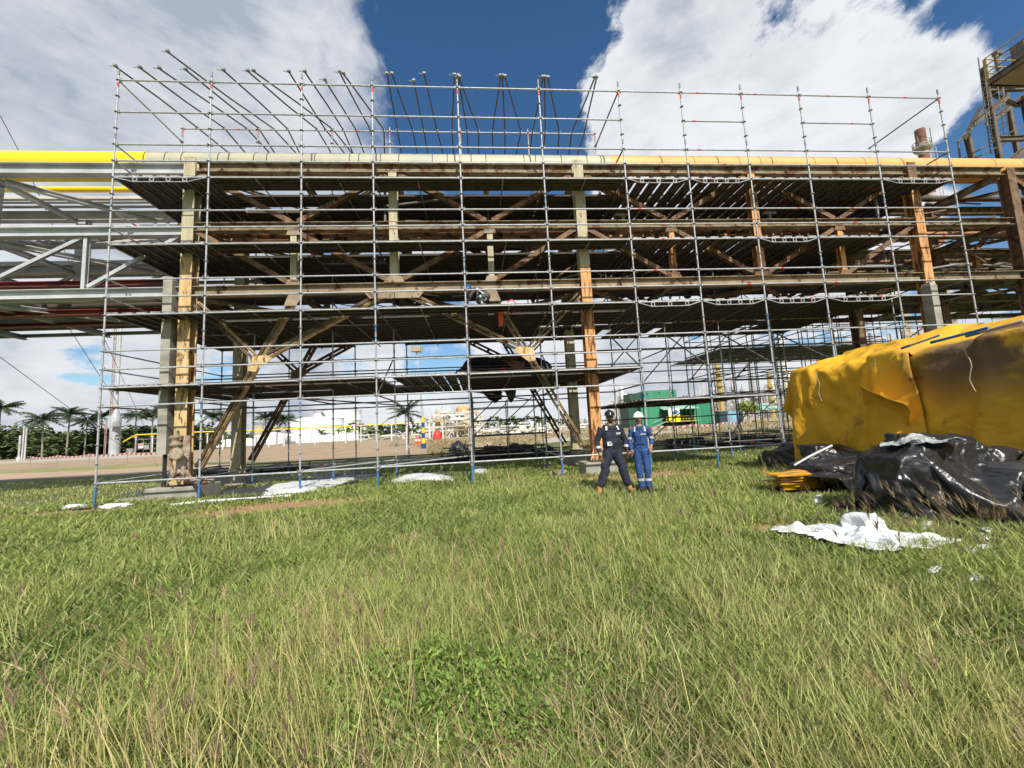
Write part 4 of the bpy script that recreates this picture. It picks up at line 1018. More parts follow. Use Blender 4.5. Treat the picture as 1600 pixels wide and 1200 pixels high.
tape([gp(985, 35), gp(1030, 35), gp(1080, 36), gp(1130, 38), gp(1180, 42)], 'red and white barrier tape along the track at right')

# second scaffold, denser, behind right
sc2 = thing('scaffold', 'darker second scaffold tower of closely set tubes behind the yellow tarp', 'scaffold', (0, 0, 0))
def cage(parent, xs, ys, z1, lifts, deckz=(), seed=0, bare=.1):
    r = random.Random(seed)
    for x in xs:
        for y in ys:
            b = MB(); b.tube((x, y, 0), (x, y, z1*r.uniform(.92, 1)), .0242, 6)
            b.m = 1
            for q in range(int(z1/.5)): b.tube((x, y, q*.5+.3), (x, y, q*.5+.315), .055, 6)
            b.build('standard', [GALVD, CAST], parent)
    b = MB()
    for z in lifts:
        for y in ys:
            for x0, x1 in zip(xs[:-1], xs[1:]):
                if r.random() > bare: b.tube((x0, y, z), (x1, y, z), .0242, 6)
        for x in xs:
            for y0, y1 in zip(ys[:-1], ys[1:]):
                if r.random() > bare: b.tube((x, y0, z), (x, y1, z), .0242, 6)
    for _ in range(5):
        i = r.randrange(len(xs)-1); y = r.choice(ys); z = r.choice(lifts[:-1]); b.tube((xs[i], y, z), (xs[i+1], y, z+1.5), .0242, 6)
    b.build('ledger', [GALVD], parent)
    for z in deckz:
        b = MB()
        for x0, x1 in zip(xs[:-1], xs[1:]):
            for q in range(int((ys[-1]-ys[0])/.34)): plank(b, x0, ys[0]+.02+q*.33, z+.04, x1-x0, 'x')
        b.build('deck', [PLANK, PLANKF], parent)
cage(sc2, [10.3, 11.6, 12.9, 14.2, 15.5, 17.5, 19.5, 22], [6.0, 7.3, 9.2, 11.0], 7.6, [.6, 1.6, 2.6, 3.6, 4.6, 5.6, 6.6], (4.6,), 5)
sc3 = thing('scaffold', 'low two-bay access scaffold in the shade near the middle of the rack', 'scaffold', (0, 0, 0))
cage(sc3, [-1.24, .4, 2.2], [7.7, 8.8], 3.0, [.6, 1.2, 1.9, 2.5], (1.15, ), 6, .0)

# ================================================================== DRAPED SHEETS (settled by a short cloth simulation)
def wedge(x0, x1, y0, y1, z0, z1, z1b=None):
    z1b = z1 if z1b is None else z1b
    return ([(x0, y0, z0), (x1, y0, z0), (x0, y1, z0), (x1, y1, z0), (x0, y0, z1), (x1, y0, z1b), (x0, y1, z1), (x1, y1, z1b)], [(0, 2, 3, 1), (4, 5, 7, 6), (0, 1, 5, 4), (2, 6, 7, 3), (0, 4, 6, 2), (1, 3, 7, 5)])
def drape(nx, ny, sx, sy, loc, rot, colliders, frames=55, bend=.6, mass=.3, damp=1.5, crumple=0, seed=0, selfc=True, cut=None):
    me = bpy.data.meshes.new('cloth'); vs = []
    for j in range(ny+1):
        for i in range(nx+1):
            x, y = (i/nx-.5)*sx, (j/ny-.5)*sy; vs.append((x, y, crumple*(noise.noise(Vector((x*2.3+seed, y*2.3, seed)))+.5*noise.noise(Vector((x*6+seed, y*6, seed))))))
    me.from_pydata(vs, [], [(j*(nx+1)+i, j*(nx+1)+i+1, (j+1)*(nx+1)+i+1, (j+1)*(nx+1)+i) for j in range(ny) for i in range(nx) if cut is None or cut(2*(i+.5)/nx-1, 2*(j+.5)/ny-1)])
    if cut:
        bm = bmesh.new(); bm.from_mesh(me); bmesh.ops.delete(bm, geom=[v for v in bm.verts if not v.link_faces], context='VERTS'); bm.to_mesh(me); bm.free()
    o = bpy.data.objects.new('cloth', me); COL.objects.link(o); o.location = loc; o.rotation_euler = rot; tmp = []
    for vv, ff in colliders + [wedge(-6, 16, -14, 6, -1, 0.0)]:
        m_ = bpy.data.meshes.new('k'); m_.from_pydata(vv, [], ff); k = bpy.data.objects.new('k', m_); COL.objects.link(k)
        k.modifiers.new('c', 'COLLISION'); k.collision.thickness_outer = .02; k.collision.cloth_friction = 12; tmp.append(k)
    cm = o.modifiers.new('cloth', 'CLOTH'); s = cm.settings; s.quality = 5; s.mass = mass; s.bending_stiffness = bend; s.tension_stiffness = 20; s.compression_stiffness = 20; s.shear_stiffness = 8; s.air_damping = damp
    cs = cm.collision_settings; cs.use_self_collision = selfc; cs.self_distance_min = .01; cs.distance_min = .012; cs.collision_quality = 3
    SC.frame_start = 1; SC.frame_end = frames; cm.point_cache.frame_start = 1; cm.point_cache.frame_end = frames
    for f in range(1, frames+1): SC.frame_set(f)
    m2 = bpy.data.meshes.new_from_object(o.evaluated_get(bpy.context.evaluated_depsgraph_get())); m2.transform(o.matrix_world)
    for k in tmp: bpy.data.objects.remove(k)
    bpy.data.objects.remove(o); SC.frame_set(1); return m2
def sheet(m2, name, mt, parent=None, th=.004, sub=1):
    m2.name = name; m2.materials.clear(); m2.materials.append(mt); m2.polygons.foreach_set('use_smooth', [True]*len(m2.polygons)); m2.update()
    o = ob(name, m2, parent)
    if sub: q = o.modifiers.new('s', 'SUBSURF'); q.levels = q.render_levels = sub
    q = o.modifiers.new('t', 'SOLIDIFY'); q.thickness = th; q.offset = 0; return o
def creased(mt, sc=3.0, strength=.6, dist=.03):
    """adds straight, sharp crumple creases to a material through planar folds"""
    nt = mt.node_tree; t = NT(nt); b = nt.nodes['Principled BSDF']; pos = t.n('ShaderNodeNewGeometry').outputs['Position']; acc = None; r = random.Random(5)
    wv = t.n('ShaderNodeTexNoise'); t.l(pos, wv.inputs['Vector']); wv.inputs['Scale'].default_value = .9; wv.inputs['Detail'].default_value = 2
    va = t.n('ShaderNodeVectorMath', operation='MULTIPLY_ADD'); t.l(wv.outputs['Color'], va.inputs[0]); va.inputs[1].default_value = (1.1, 1.1, 1.1); t.l(pos, va.inputs[2])
    for q in range(3):
        vo = t.n('ShaderNodeTexVoronoi', feature='DISTANCE_TO_EDGE'); t.l(va.outputs[0], vo.inputs['Vector']); vo.inputs['Scale'].default_value = sc*(1.9**q); vo.inputs['Randomness'].default_value = 1
        h = t.math('MULTIPLY', t.math('MINIMUM', vo.outputs['Distance'], .35), 1.6*(.55**q)); acc = h if acc is None else t.math('ADD', acc, h)
    bp = t.n('ShaderNodeBump'); bp.inputs['Strength'].default_value = strength; bp.inputs['Distance'].default_value = dist; t.l(acc, bp.inputs['Height']); t.l(bp.outputs[0], b.inputs['Normal'])
    return mt
import time as _t
_t0 = _t.time()
def tarp_mat():
    mt, t, b, pos, geo = newmat('yellow_tarp')
    n1 = t.noise(pos, .9, 5, .6); n2 = t.noise(pos, 1.6, 6, .62, .6)
    c = t.mix(t.mapr(n1, .35, .65), (.72, .40, .025), (.60, .32, .02))
    c = t.mix(t.mapr(n2, .58, .72, 0, .8), c, (.30, .14, .04))
    c = t.mix(t.mapr(t.noise(pos, 2.3, 4, .5, .3), .68, .74, 0, .8), c, (.22, .04, .02))
    c = t.mix(t.mapr(t.noise(pos, 22, 3, .6), .66, .74, 0, .5), c, (.25, .18, .08))
    x, y, z = t.xyz(pos)
    soot = t.math('MULTIPLY', t.mapr(z, 1.2, 2.2), t.mapr(y, -4.5, -5.4)); soot = t.math('MULTIPLY', soot, t.mapr(t.noise(pos, 1.1, 6, .6), .34, .5))
    soot = t.math('MULTIPLY', soot, t.mapr(x, 7.6, 7.2))
    c = t.mix(t.math('MULTIPLY', soot, .9), c, (.075, .055, .05))
    t.l(c, b.inputs['Base Color']); b.inputs['Roughness'].default_value = .72; b.inputs['Specular IOR Level'].default_value = .25
    return mt
TARP = creased(tarp_mat(), 1.15, .65, .04)
tent = thing('tarp_tent', 'big mustard yellow tarpaulin draped over a frame, sooty along its right side', 'tarp')
frame = [wedge(6.95, 8.4, -9.2, -7.0, 0, 2.46, 2.98), wedge(6.98, 8.4, -6.6, -5.9, 0, 2.54, 2.98), wedge(7.06, 8.4, -5.5, -2.15, 0, 2.44, 2.92), wedge(8.4, 9.9, -9.2, -2.15, 0, 2.94, 2.6)]
mB = drape(70, 52, 7.0, 5.4, (8.05, -7.35, 3.12), (0, 0, 0), frame, 62, .8, .35, 1.2, .10, 3, False)
mA = drape(84, 44, 7.2, 3.7, (8.05, -3.35, 3.24), (0, 0, .03), [wedge(6.86, 8.4, -4.75, -4.2, 0, 2.56, 3.02), wedge(7.0, 8.4, -4.1, -2.9, 0, 2.42, 2.94), wedge(6.88, 8.4, -2.7, -2.15, .0, 2.54, 2.9), wedge(6.80, 7.2, -2.5, -2.3, 1.5, 1.9), wedge(8.4, 9.95, -9.2, -2.15, 0, 2.98, 2.64)], 62, .5, .3, 1.2, .12, 7, False)
sheet(mB, 'side_sheet', TARP, tent); sheet(mA, 'front_flap', TARP, tent)
b = MB()
for y in (-2.2, -5.6, -9.1):
    for x, z in ((7.15, 2.3), (9.7, 2.3)): b.tube((x, y, 0), (x, y, z), .024, 6)
    b.tube((7.15, y, 2.3), (8.4, y, 2.6), .024, 6); b.tube((8.4, y, 2.6), (9.7, y, 2.3), .024, 6)
for x, z in ((7.15, 2.3), (8.4, 2.6), (9.7, 2.3)): b.tube((x, -9.1, z), (x, -2.2, z), .024, 6)
b.build('support_frame', GALVD, tent)
BLACKP = creased(pm('black_plastic', (.014, .014, .016), (.030, .030, .031), 3, .46, 0, 0, spec=.45), 2.6, .55, .035)
WHITEP = creased(pm('white_plastic', (.46, .48, .49), (.38, .40, .41), 4, .5), 5, .5, .02)
BP = BLACKP; BP2 = creased(pm('grey_black_plastic', (.030, .031, .033), (.045, .045, .046), 2, .45, 0, 0, spec=.5), 2.0, .35, .03)
pile = thing('covered_pile', 'large heap under draped black plastic sheet in front of the yellow tarp', 'covered pile')
A_, B_, C_ = wedge(4.6, 5.5, -6.65, -6.0, 0, .84, 1.0), wedge(5.6, 7.3, -7.1, -6.0, 0, .64, .56), wedge(4.95, 5.6, -6.5, -6.1, .5, 1.10, 1.0)
sheet(drape(80, 66, 3.3, 2.75, (4.75, -6.9, 1.25), (0, 0, -.65), [A_, B_, C_], 58, .25, .3, 1.2, .05, 2), 'black_sheet', BP, pile)
sheet(drape(52, 52, 2.5, 2.6, (6.35, -7.0, 1.0), (0, 0, .12), [B_, wedge(5.7, 7.3, -7.0, -6.2, 0, .70, .62)], 50, .5, .35, 1.2, .04, 4), 'grey_sheet', BP2, pile)
bund = thing('plastic_bundle', 'crumpled roll of thinner black plastic lying along the top of the covered heap', 'bundle')
sheet(drape(60, 46, 1.9, 1.3, (5.65, -6.35, 1.5), (.0, .0, .45), [A_, B_, C_, wedge(5.05, 5.75, -6.55, -6.15, .9, 1.07, 1.04), wedge(5.9, 6.4, -6.6, -6.2, .5, .86, .82)], 46, .15, .25, 1.2, .22, 9), 'loose_film', BP, bund)
milky = pm('milky_plastic', (.42, .44, .43), (.20, .21, .21), 9, .35); creased(milky, 7, .6, .02)
o = sheet(drape(40, 18, 1.05, .34, (4.98, -6.52, 1.3), (0, 0, -.9), [wedge(4.4, 5.6, -6.8, -5.95, 0, .93, 1.04), C_], 36, .2, .25, 1.2, .12, 11), 'milky_sheet', milky); tag(o, 'crumpled milky plastic strip at the top of the black heap', 'plastic sheet')
o = sheet(drape(60, 54, 2.3, 2.0, (5.9, -4.1, 1.0), (0, 0, .5), [wedge(5.5, 6.6, -4.4, -3.3, 0, .42, .62), wedge(5.0, 5.7, -4.9, -4.3, 0, .30), wedge(5.9, 6.5, -3.7, -3.2, .3, .78)], 55, .2, .3, 1.2, .09, 13), 'black_sheet', BP); tag(o, 'smaller crumpled black sheet heap between orange tarp fold and big heap', 'plastic sheet')
o = sheet(drape(64, 48, 1.75, 1.15, (3.2, -7.28, .42), (0, 0, -.72), [wedge(2.2, 4.2, -8.0, -6.6, -.2, .07), wedge(3.42, 3.55, -7.2, -6.95, 0, .24), wedge(3.1, 3.2, -7.5, -7.3, 0, .12)], 40, .12, .25, 1.2, .22, 15, True, lambda u, v: abs(v+.10*math.sin(u*5)) < (1-abs(u)**1.3)*.95+.25*noise.noise(Vector((u*4, v*2, 3)))+.10*noise.noise(Vector((u*15, v*9, 1))) and abs(u) < .98), 'white_sheet', WHITEP); tag(o, 'white plastic sheet with torn edge spread in the grass before the black heap', 'plastic sheet')
print('sims', _t.time()-_t0)

for q, (y0, z0, L) in enumerate(((-4.4, 2.5, 1.1), (-5.9, 2.5, .8), (-3.0, 2.45, .7), (-6.6, 2.4, 1.5))):
    b = MB(); b.path([(6.80, y0+.03*math.sin(k*1.3), z0-L*k/8) for k in range(9)], .008, 5); b.build('rope', pm('pale_rope', (.45, .40, .28), None, 9, .9), tent)
# small lap folded back where the two tarps meet
lp_ = [PXX(1370, 556, 6.80), PXX(1428, 553, 6.86), PXX(1416, 574, 6.84), PXX(1404, 600, 6.74)]
mL = drape(20, 16, .9, .62, (6.98, -4.62, 3.12), (0, 0, 1.3), [wedge(6.84, 8.4, -9.2, -2.15, 0, 2.62, 3.05)], 34, .5, .3, 1.2, .05, 21, False)
sheet(mL, 'loose_lap', TARP, tent)

# ================================================================== TARPS, SHEETS, PILES
def cr(p0, p1, p2, p3, t_): return .5*((2*p1)+(-p0+p2)*t_+(2*p0-5*p1+4*p2-p3)*t_*t_+(-p0+3*p1-3*p2+p3)*t_**3)
def cloth(rows, name, mt, wr=.03, fr=3.0, sub=12, th=.004, parent=None, sharp=True, seed=0, fold=None):
    G_ = np.array([[list(p) for p in r] for r in rows], float)
    def up(A, n):
        A = np.concatenate([2*A[:1]-A[1:2], A, 2*A[-1:]-A[-2:-1]]); out = []
        for i in range(1, len(A)-2):
            for k in range(n): out.append(cr(A[i-1], A[i], A[i+1], A[i+2], k/n))
        out.append(A[-2]); return np.array(out)
    A = up(G_, sub); A = up(A.transpose(1, 0, 2), sub).transpose(1, 0, 2)
    ni, nj = A.shape[:2]
    du = np.gradient(A, axis=0); dv = np.gradient(A, axis=1); N = np.cross(du, dv); N /= np.linalg.norm(N, axis=2, keepdims=True)+1e-9
    sd = Vector((seed*3.7, seed*1.3, seed*2.1))
    for i in range(ni):
        for j in range(nj):
            p = Vector(A[i, j])*fr+sd
            a = noise.noise(p)
            rid = 1-abs(noise.noise(p*1.7+Vector((5, 5, 5))))*2.2
            rid2 = 1-abs(noise.noise(p*3.9+Vector((9, 1, 5))))*2.2
            wv = Vector((noise.noise(p*.7), noise.noise(p*.7+Vector((3, 7, 1))), noise.noise(p*.7+Vector((8, 2, 6)))))*1.2; rid3 = 1-abs(noise.noise((p+wv)*1.1))*3.2
            h = a*.8+rid*.5+rid2*.3+max(rid3, -.6)*.8
            if fold: h += fold[0]*math.sin(j/nj*fold[1]*6.28+noise.noise(p*.6)*3)*(i/ni if len(fold) < 3 else 1)
            A[i, j] += N[i, j]*h*wr
            if A[i, j, 2] < .012: A[i, j, 2] = .012+.004*abs(a)
    fs = [(i*nj+j, i*nj+j+1, (i+1)*nj+j+1, (i+1)*nj+j) for i in range(ni-1) for j in range(nj-1)]
    me = bpy.data.meshes.new(name); me.from_pydata([tuple(v) for v in A.reshape(-1, 3)], [], fs)
    for q in (mt if isinstance(mt, list) else [mt]): me.materials.append(q)
    me.polygons.foreach_set('use_smooth', [True]*len(fs)); me.update()
    o = ob(name, me, parent)
    s_ = o.modifiers.new('thickness', 'SOLIDIFY'); s_.thickness = th; s_.offset = 0
    return o
def V(px, py, y): return PY(px, py, y)
def XZ(px, py, x): return PXX(px, py, x)
for n_, (a, c, r, mt, lab) in enumerate((((1409, 546), (1470, 527), .03, GALV, 'grey tube with blue end resting on the tarp edge, leftmost of three'), ((1455, 534), (1545, 513), .035, BLUE, 'blue and grey tube resting on the tarp edge, middle one'), ((1510, 521), (1600, 500), .035, pm('pink_tube', (.5, .34, .30), (.4, .28, .25), 4, .5), 'pinkish tube lying on the tarp edge near the right border'))):
    p, q = XZ(a[0], a[1]+n_*3, 6.84)+Vector((0, 0, .02)), XZ(c[0], c[1]+n_*3, 6.84)+Vector((0, 0, .04)); b = MB(); b.tube(p, p.lerp(q, .25), r*.75, 8); b.m = 1; b.tube(p.lerp(q, .25), q, r*.65, 8)
    tag(b.build('loose_tube', [BLUE, mt]), lab, 'tube', 'loose tubes on the tarp')

def lump(c, rad, seed, name, mt, parent=None, amp=.22, fr=1.6):
    me = bpy.data.meshes.new(name); bm = bmesh.new(); bmesh.ops.create_icosphere(bm, subdivisions=5, radius=1)
    sd = Vector((seed*7.1, seed*3.3, seed))
    for v_ in bm.verts:
        n_ = v_.co.normalized(); q = n_*fr+sd; k = 1+amp*noise.noise(q)+amp*.6*(.5-abs(noise.noise(q*2.3))*1.6)+amp*.25*(.5-abs(noise.noise(q*6))*1.6)
        v_.co = Vector((n_.x*rad[0], n_.y*rad[1], n_.z*rad[2]))*k
    bm.to_mesh(me); bm.free(); me.materials.append(mt); me.polygons.foreach_set('use_smooth', [True]*len(me.polygons)); me.update()
    return ob(name, me, parent, c)
b = MB(); b.path([V(1241, 727, -3.7), V(1265, 713, -3.75), V(1300, 696, -3.8)], .022, 6); tag(b.build('white_tube', WHITE), 'white tube laid along the edge of the smaller black heap', 'tube')
# folded orange tarp
ft = thing('folded_tarp', 'folded orange-yellow tarp stacked in layers on the grass', 'folded tarp')
OT = pm('orange_tarp', (.72, .36, .02), (.40, .18, .02), 3, .5, 0, .2)
for q in range(6):
    z = .10+q*.055; p0 = PZ(1222-q*1.5, 762-q*4, z); 
    cx, cy = p0.x, p0.y; w_ = .95-.04*q; sh = .03*math.sin(q*2.2)
    base = [(cx+sh, cy), (cx+sh+w_*.5, cy-.05), (cx+sh+w_*.95, cy+.02)]
    cloth([[Vector((x, y+.45, z+.02*math.sin(x*9+q))) for x, y in base], [Vector((x, y+.2, z+.03*math.sin(x*7+q*2))) for x, y in base], [Vector((x, y, z+.015*math.sin(x*11+q))) for x, y in base], [Vector((x, y-.035, z-.03)) for x, y in base], [Vector((x, y, z-.05)) for x, y in base]], 'fold_layer', OT, .008, 5, 6, parent=ft, seed=q)
for n_, (pts, lab, s_) in enumerate(((((1508, 826), (1540, 822), (1565, 840), (1556, 858), (1525, 850)), 'round white plastic scrap half hidden by brown seed heads', .045), (((1425, 820), (1440, 815), (1472, 822), (1468, 832), (1430, 840)), 'white scrap peeking out under the black sheet', .05),
       (((1440, 892), (1480, 886), (1492, 892), (1470, 900), (1445, 898)), 'narrow white scrap flat in the tall grass', .05), (((1500, 900), (1530, 895), (1545, 910), (1530, 918), (1505, 912)), 'thin translucent scrap lowest in the tall grass', .04), (((1490, 858), (1540, 852), (1560, 862), (1530, 872), (1495, 868)), 'white strip of sheeting behind the seed heads', .05),
       (((1272, 778), (1284, 772), (1286, 786), (1276, 792), (1270, 786)), 'small white roll end beside the folded tarp', .08))):
    P_ = [PZ(a, c_, .03) for a, c_ in pts]; cc = sum(P_, Vector())/5
    rows = [[P_[0], (P_[0]+P_[1])/2, P_[1]], [(P_[0]+P_[4])/2, cc+Vector((0, 0, s_)), (P_[1]+P_[2])/2+Vector((0, 0, s_*.5))], [P_[4], (P_[3]+P_[4])/2+Vector((0, 0, s_*.3)), P_[2]]]
    tag(cloth(rows, 'white_scrap', WHITEP, .009, 9, 9, seed=20+n_), lab, 'plastic scrap', 'white scraps in the grass')
# draped trestle left of the tent
dt = thing('draped_trestle', 'small black plastic-covered trestle standing on two legs left of the yellow tarp', 'trestle')
yd = -.7
b = MB(); o_ = [(1199, 707), (1204, 704), (1215, 704), (1226, 699), (1236, 692), (1250, 690), (1250, 716), (1237, 719), (1232, 722), (1229, 733), (1222, 733), (1221, 723), (1214, 718), (1205, 718), (1202, 726), (1202, 734), (1200, 734), (1200, 718)]
b.plate([V(a, c_, yd) for a, c_ in o_], .5); b.build('cover', BP, dt); 
for a in ((1201, 733), (1228, 733)):
    for dy_ in (-.2, .2): p = PZ(*a); b = MB(); b.tube((p.x, yd+dy_, 0), (p.x, yd+dy_, .35), .03, 6); b.build('leg', DARKM, dt)

# black plastic hanging over the middle of the low deck
BPM = pm('matte_black_sheet', (.008, .008, .009), (.012, .012, .013), 3, .85)
hang = thing('hanging_sheet', 'arched black plastic sheet hanging around the middle deck, ragged below', 'plastic sheet')
yh = 5.3
arc = [(711, 585), (722, 570), (735, 561), (770, 558), (815, 557), (845, 562), (858, 570), (863, 582)]
cloth([[V(a, c_, yh+.3) for a, c_ in arc], [V(a, (c_+588)/2, yh-.05) for a, c_ in arc], [V(a, 590, yh) for a, c_ in arc]], 'upper_sheet', BPM, .05, 1.6, 8, parent=hang, seed=9)
cloth([[V(742, 606, yh), V(760, 604, yh-.1), V(775, 604, yh), V(784, 604, yh)], [V(752, 612, yh), V(765, 615, yh-.1), V(778, 614, yh), V(784, 612, yh)], [V(764, 622, yh), V(773, 630, yh), V(780, 625, yh), V(784, 624, yh)]], 'ragged_end', BPM, .04, 2, 8, parent=hang, seed=10)
cloth([[V(782, 606, yh), V(790, 606, yh), V(806, 606, yh)], [V(790, 614, yh), V(795, 615, yh-.05), V(806, 613, yh)], [V(794, 625, yh), V(799, 629, yh), V(803, 624, yh)]], 'ragged_end', pm('grey_sheet', (.09, .10, .09), (.06, .07, .06), 3, .5), .03, 3, 8, parent=hang, seed=11)

# ground sheets
def gsheet(pts_rows, lab, mt, wr=.02, fr=4, seed=0, name='ground_sheet'):
    tag(cloth([[PZ(a, c_, z_) for a, c_, z_ in r] for r in pts_rows], name, mt, wr, fr, 11, seed=seed), lab, 'ground sheet', 'sheets laid under the scaffold')
GB = pm('black_geotextile', (.035, .035, .037), (.055, .055, .055), 4, .55, 0, .3, 20)
gsheet([[(350, 760, .03), (440, 745, .03), (540, 738, .03), (600, 738, .03)], [(345, 770, .03), (430, 758, .05), (520, 746, .04), (590, 745, .03)], [(330, 783, .03), (400, 780, .05), (470, 772, .04), (545, 755, .03)]], 'wide black ground sheet with wrinkles under the left bays', GB, .02, 3, 30)
gsheet([[(640, 741, .03), (680, 736, .03), (735, 733, .03)], [(632, 746, .03), (680, 743, .05), (735, 740, .03)], [(625, 752, .02), (680, 752, .03), (728, 748, .02)]], 'smaller black ground sheet behind the white one in the middle', GB, .02, 3, 31)
gsheet([[(105, 792, .02), (150, 783, .02), (235, 762, .02)], [(108, 795, .02), (160, 788, .03), (240, 768, .02)], [(112, 797, .02), (170, 792, .02), (236, 778, .02)]], 'thin dark ground sheet by the leftmost blue jack', GB, .015, 3, 32)
gsheet([[(408, 772, .02), (430, 758, .08), (470, 752, .12), (510, 750, .06), (552, 744, .02)], [(408, 776, .02), (435, 768, .10), (470, 764, .14), (505, 758, .1), (553, 748, .04)], [(405, 780, .02), (440, 775, .02), (475, 772, .02), (512, 764, .02), (556, 750, .02)]], 'crumpled white ground sheet folded at the edge of the left black one', WHITEP, .028, 5, 33)
gsheet([[(612, 750, .02), (640, 741, .10), (670, 740, .12), (706, 745, .03)], [(611, 754, .02), (640, 748, .08), (672, 747, .1), (709, 748, .03)], [(611, 757, .02), (642, 754, .02), (675, 752, .02), (709, 752, .02)]], 'white ground sheet in front of the middle bays', WHITEP, .02, 4, 34)
gsheet([[(738, 737, .02), (748, 729, .12), (765, 736, .02)], [(738, 740, .02), (750, 736, .08), (765, 739, .02)], [(739, 742, .02), (752, 741, .02), (764, 741, .02)]], 'small white tent-shaped sheet by the middle blue jack', WHITEP, .02, 5, 35)
b = MB(); b.path([PZ(266, 790, .04), PZ(330, 783, .05), PZ(400, 779, .05), PZ(455, 775, .05)], .045, 6); tag(b.build('white_edge_roll', WHITEP), 'long thin rolled white edge lying on the bare soil', 'sheet roll')
for a, c_, s_, lab in ((115, 792, .25, 'flat white scrap at the foot of the leftmost standard'), (180, 791, .35, 'pale scrap left of the plinth'), (492, 745, .22, 'white scrap shaped like a bone behind the third standard'), (566, 745, .2, 'white rag beside the fourth standard')):
    g = PZ(a, c_, .04); tag(lump(g, (s_, s_*.5, .06), int(a), 'white_scrap', WHITEP, amp=.5, fr=2), lab, 'plastic scrap')
g = PZ(212, 781, .06); b = MB(); b.box((0, 0, 0), (.75, .3, .12), Matrix.Rotation(.25, 3, 'Z')); tag(b.build('stone_slab', CONC, None, g), 'loose concrete slab lying left of the big plinth', 'slab')
rb = thing('brick_rubble', 'small heap of broken brick and soil left of the orange column', 'rubble', PZ(872, 741))
rr2 = random.Random(5)
for q in range(9):
    b = MB(); b.box((0, 0, 0), (rr2.uniform(.12, .22), .1, .08), Matrix.Rotation(rr2.uniform(0, 3), 3, 'Z') @ Matrix.Rotation(rr2.uniform(-.4, .4), 3, 'X')); b.build('brick', pm('brick_piece', (.32, .20, .13), (.40, .33, .24), 3, .9, 0, .3), rb, (rr2.uniform(-.1, .35)-.15, rr2.uniform(-.25, .3), .04+.03*rr2.random()))
# valve and pipe stub at the foot of the left column
va = thing('valve_assembly', 'old cream valve and hand wheel bolted at the foot of the left ochre column', 'valve')
yv = .30
b = MB(); b.lathe(V(276, 690, yv), [(.10, -.16), (.16, -.10), (.16, -.05), (.11, -.02), (.13, .06), (.17, .10), (.17, .15), (.06, .17), (.05, .30)], 14); b.tube(V(276, 698, yv), V(277, 712, yv), .10, 10); b.box(V(281, 684, yv), (.16, .14, .12)); b.lathe(V(276, 712, yv), [(.15, -.06), (.15, 0), (.10, .04), (.10, .25)], 12)
b.build('valve_body', pm('dirty_cream', (.32, .26, .18), (.19, .14, .09), 5, .8, 0, .3, rust=((.12, .05, .02), .4, 6)), va)
b = MB(); b.lathe(V(276, 710, yv-.22), [(.10, -.06), (.15, -.05), (.165, -.02), (.165, .03)], 16, 'y')
for q in range(8): c_ = V(276, 710, yv-.22)+Vector((.125*math.cos(q*.785), -.05, .125*math.sin(q*.785))); b.box(c_, (.025, .04, .025))
b.build('flange', pm('pale_flange', (.46, .38, .26), (.32, .25, .16), 6, .7), va)
b = MB(); b.path([V(268, 700, yv), V(266, 725, yv), V(270, 742, yv), V(282, 752, yv)], .05, 8); b.path([V(300, 752, .2), V(318, 754, .1), V(335, 751, .2)], .07, 8); b.box(V(288, 715, yv+.05), (.30, .06, 1.2)); b.tube(V(283, 735, yv), V(262, 752, yv-.1), .04, 6); b.tube(V(292, 735, yv), V(300, 752, yv-.1), .05, 6); b.tube(V(285, 745, yv), V(289, 728, yv), .07, 8)
b.build('pipe_stub', pm('stub_paint', (.45, .40, .32), (.22, .12, .07), 3, .8, 0, .2, rust=((.12, .05, .02), .45, 5)), va)
b = MB(); b.tube(PZ(315, 757, .15), PZ(338, 751, .15), .11, 12); b.m = 1; b.tube(PZ(338, 751, .15), PZ(341, 750, .15), .16, 12); b.m = 0; b.tube(PZ(342, 750, .14), PZ(392, 740, .14), .09, 10)
tag(b.build('flanged_pipe', [SILP, SILVD]), 'flanged silver pipe lying on the ground right of the left column', 'pipe')

# piles of material in the shade behind
def junk(px, py, w_, lab, seed, n=16, hh=.5):
    g = PZ(px, py); r = random.Random(seed); o = thing('material_pile', lab, 'material pile', g, 'dark material piles behind the scaffold'); b = MB()
    for q in range(n):
        x = r.uniform(-w_/2, w_/2); y = r.uniform(-.5, .5); z = r.uniform(.04, hh*(1-abs(x)/w_))
        if r.random() < .6: L = r.uniform(.6, 1.6); an = r.uniform(-.3, .3); b.box((x, y, z), (L, .09, .09), Matrix.Rotation(an, 3, 'Z') @ Matrix.Rotation(r.uniform(-.1, .1), 3, 'Y'))
        else: b.tube((x, y, 0), (x+r.uniform(-.1, .1), y, z+.25), .035, 6)
    b.build('steel_piece', [DARKM, GALVD], o)
    lump((r.uniform(-.2, .2), .2, .1), (w_*.33, .45, hh*.8), seed, 'plastic_cover', BP, o, amp=.4, fr=2.4)
junk(720, 708, 1.6, 'black wrapped heap standing alone at the field edge', 41, 6, .75)
junk(725, 722, 2.6, 'flat dark heap left of the low access scaffold', 42, 26, .35)
junk(768, 716, 2.4, 'heap of steel pieces under the hanging sheet', 43, 26, .6)
junk(812, 714, 2.6, 'dark heap with upright stubs right of the hanging sheet', 44, 26, .6)
junk(850, 716, 2.0, 'heap of tubes just left of the rear middle column', 45, 20, .45)
junk(1140, 700, 3.0, 'long low heap of fittings right of the beam stack', 46, 30, .35)
junk(1185, 698, 3.0, 'heap of scaffold parts next to the yellow tarp', 47, 34, .5)
junk(350, 745, 2.4, 'scrap heap in the shade right of the left column', 48, 24, .35)
junk(440, 738, 3.2, 'low scrap heap behind the black ground sheet', 49, 26, .25)
bs = thing('beam_stack', 'neat stack of dark steel beams with white end marks behind the woman', 'beam stack', PZ(1042, 703))
a = PZ(1042, 703); c_ = PZ(1112, 699); dv_ = c_-a
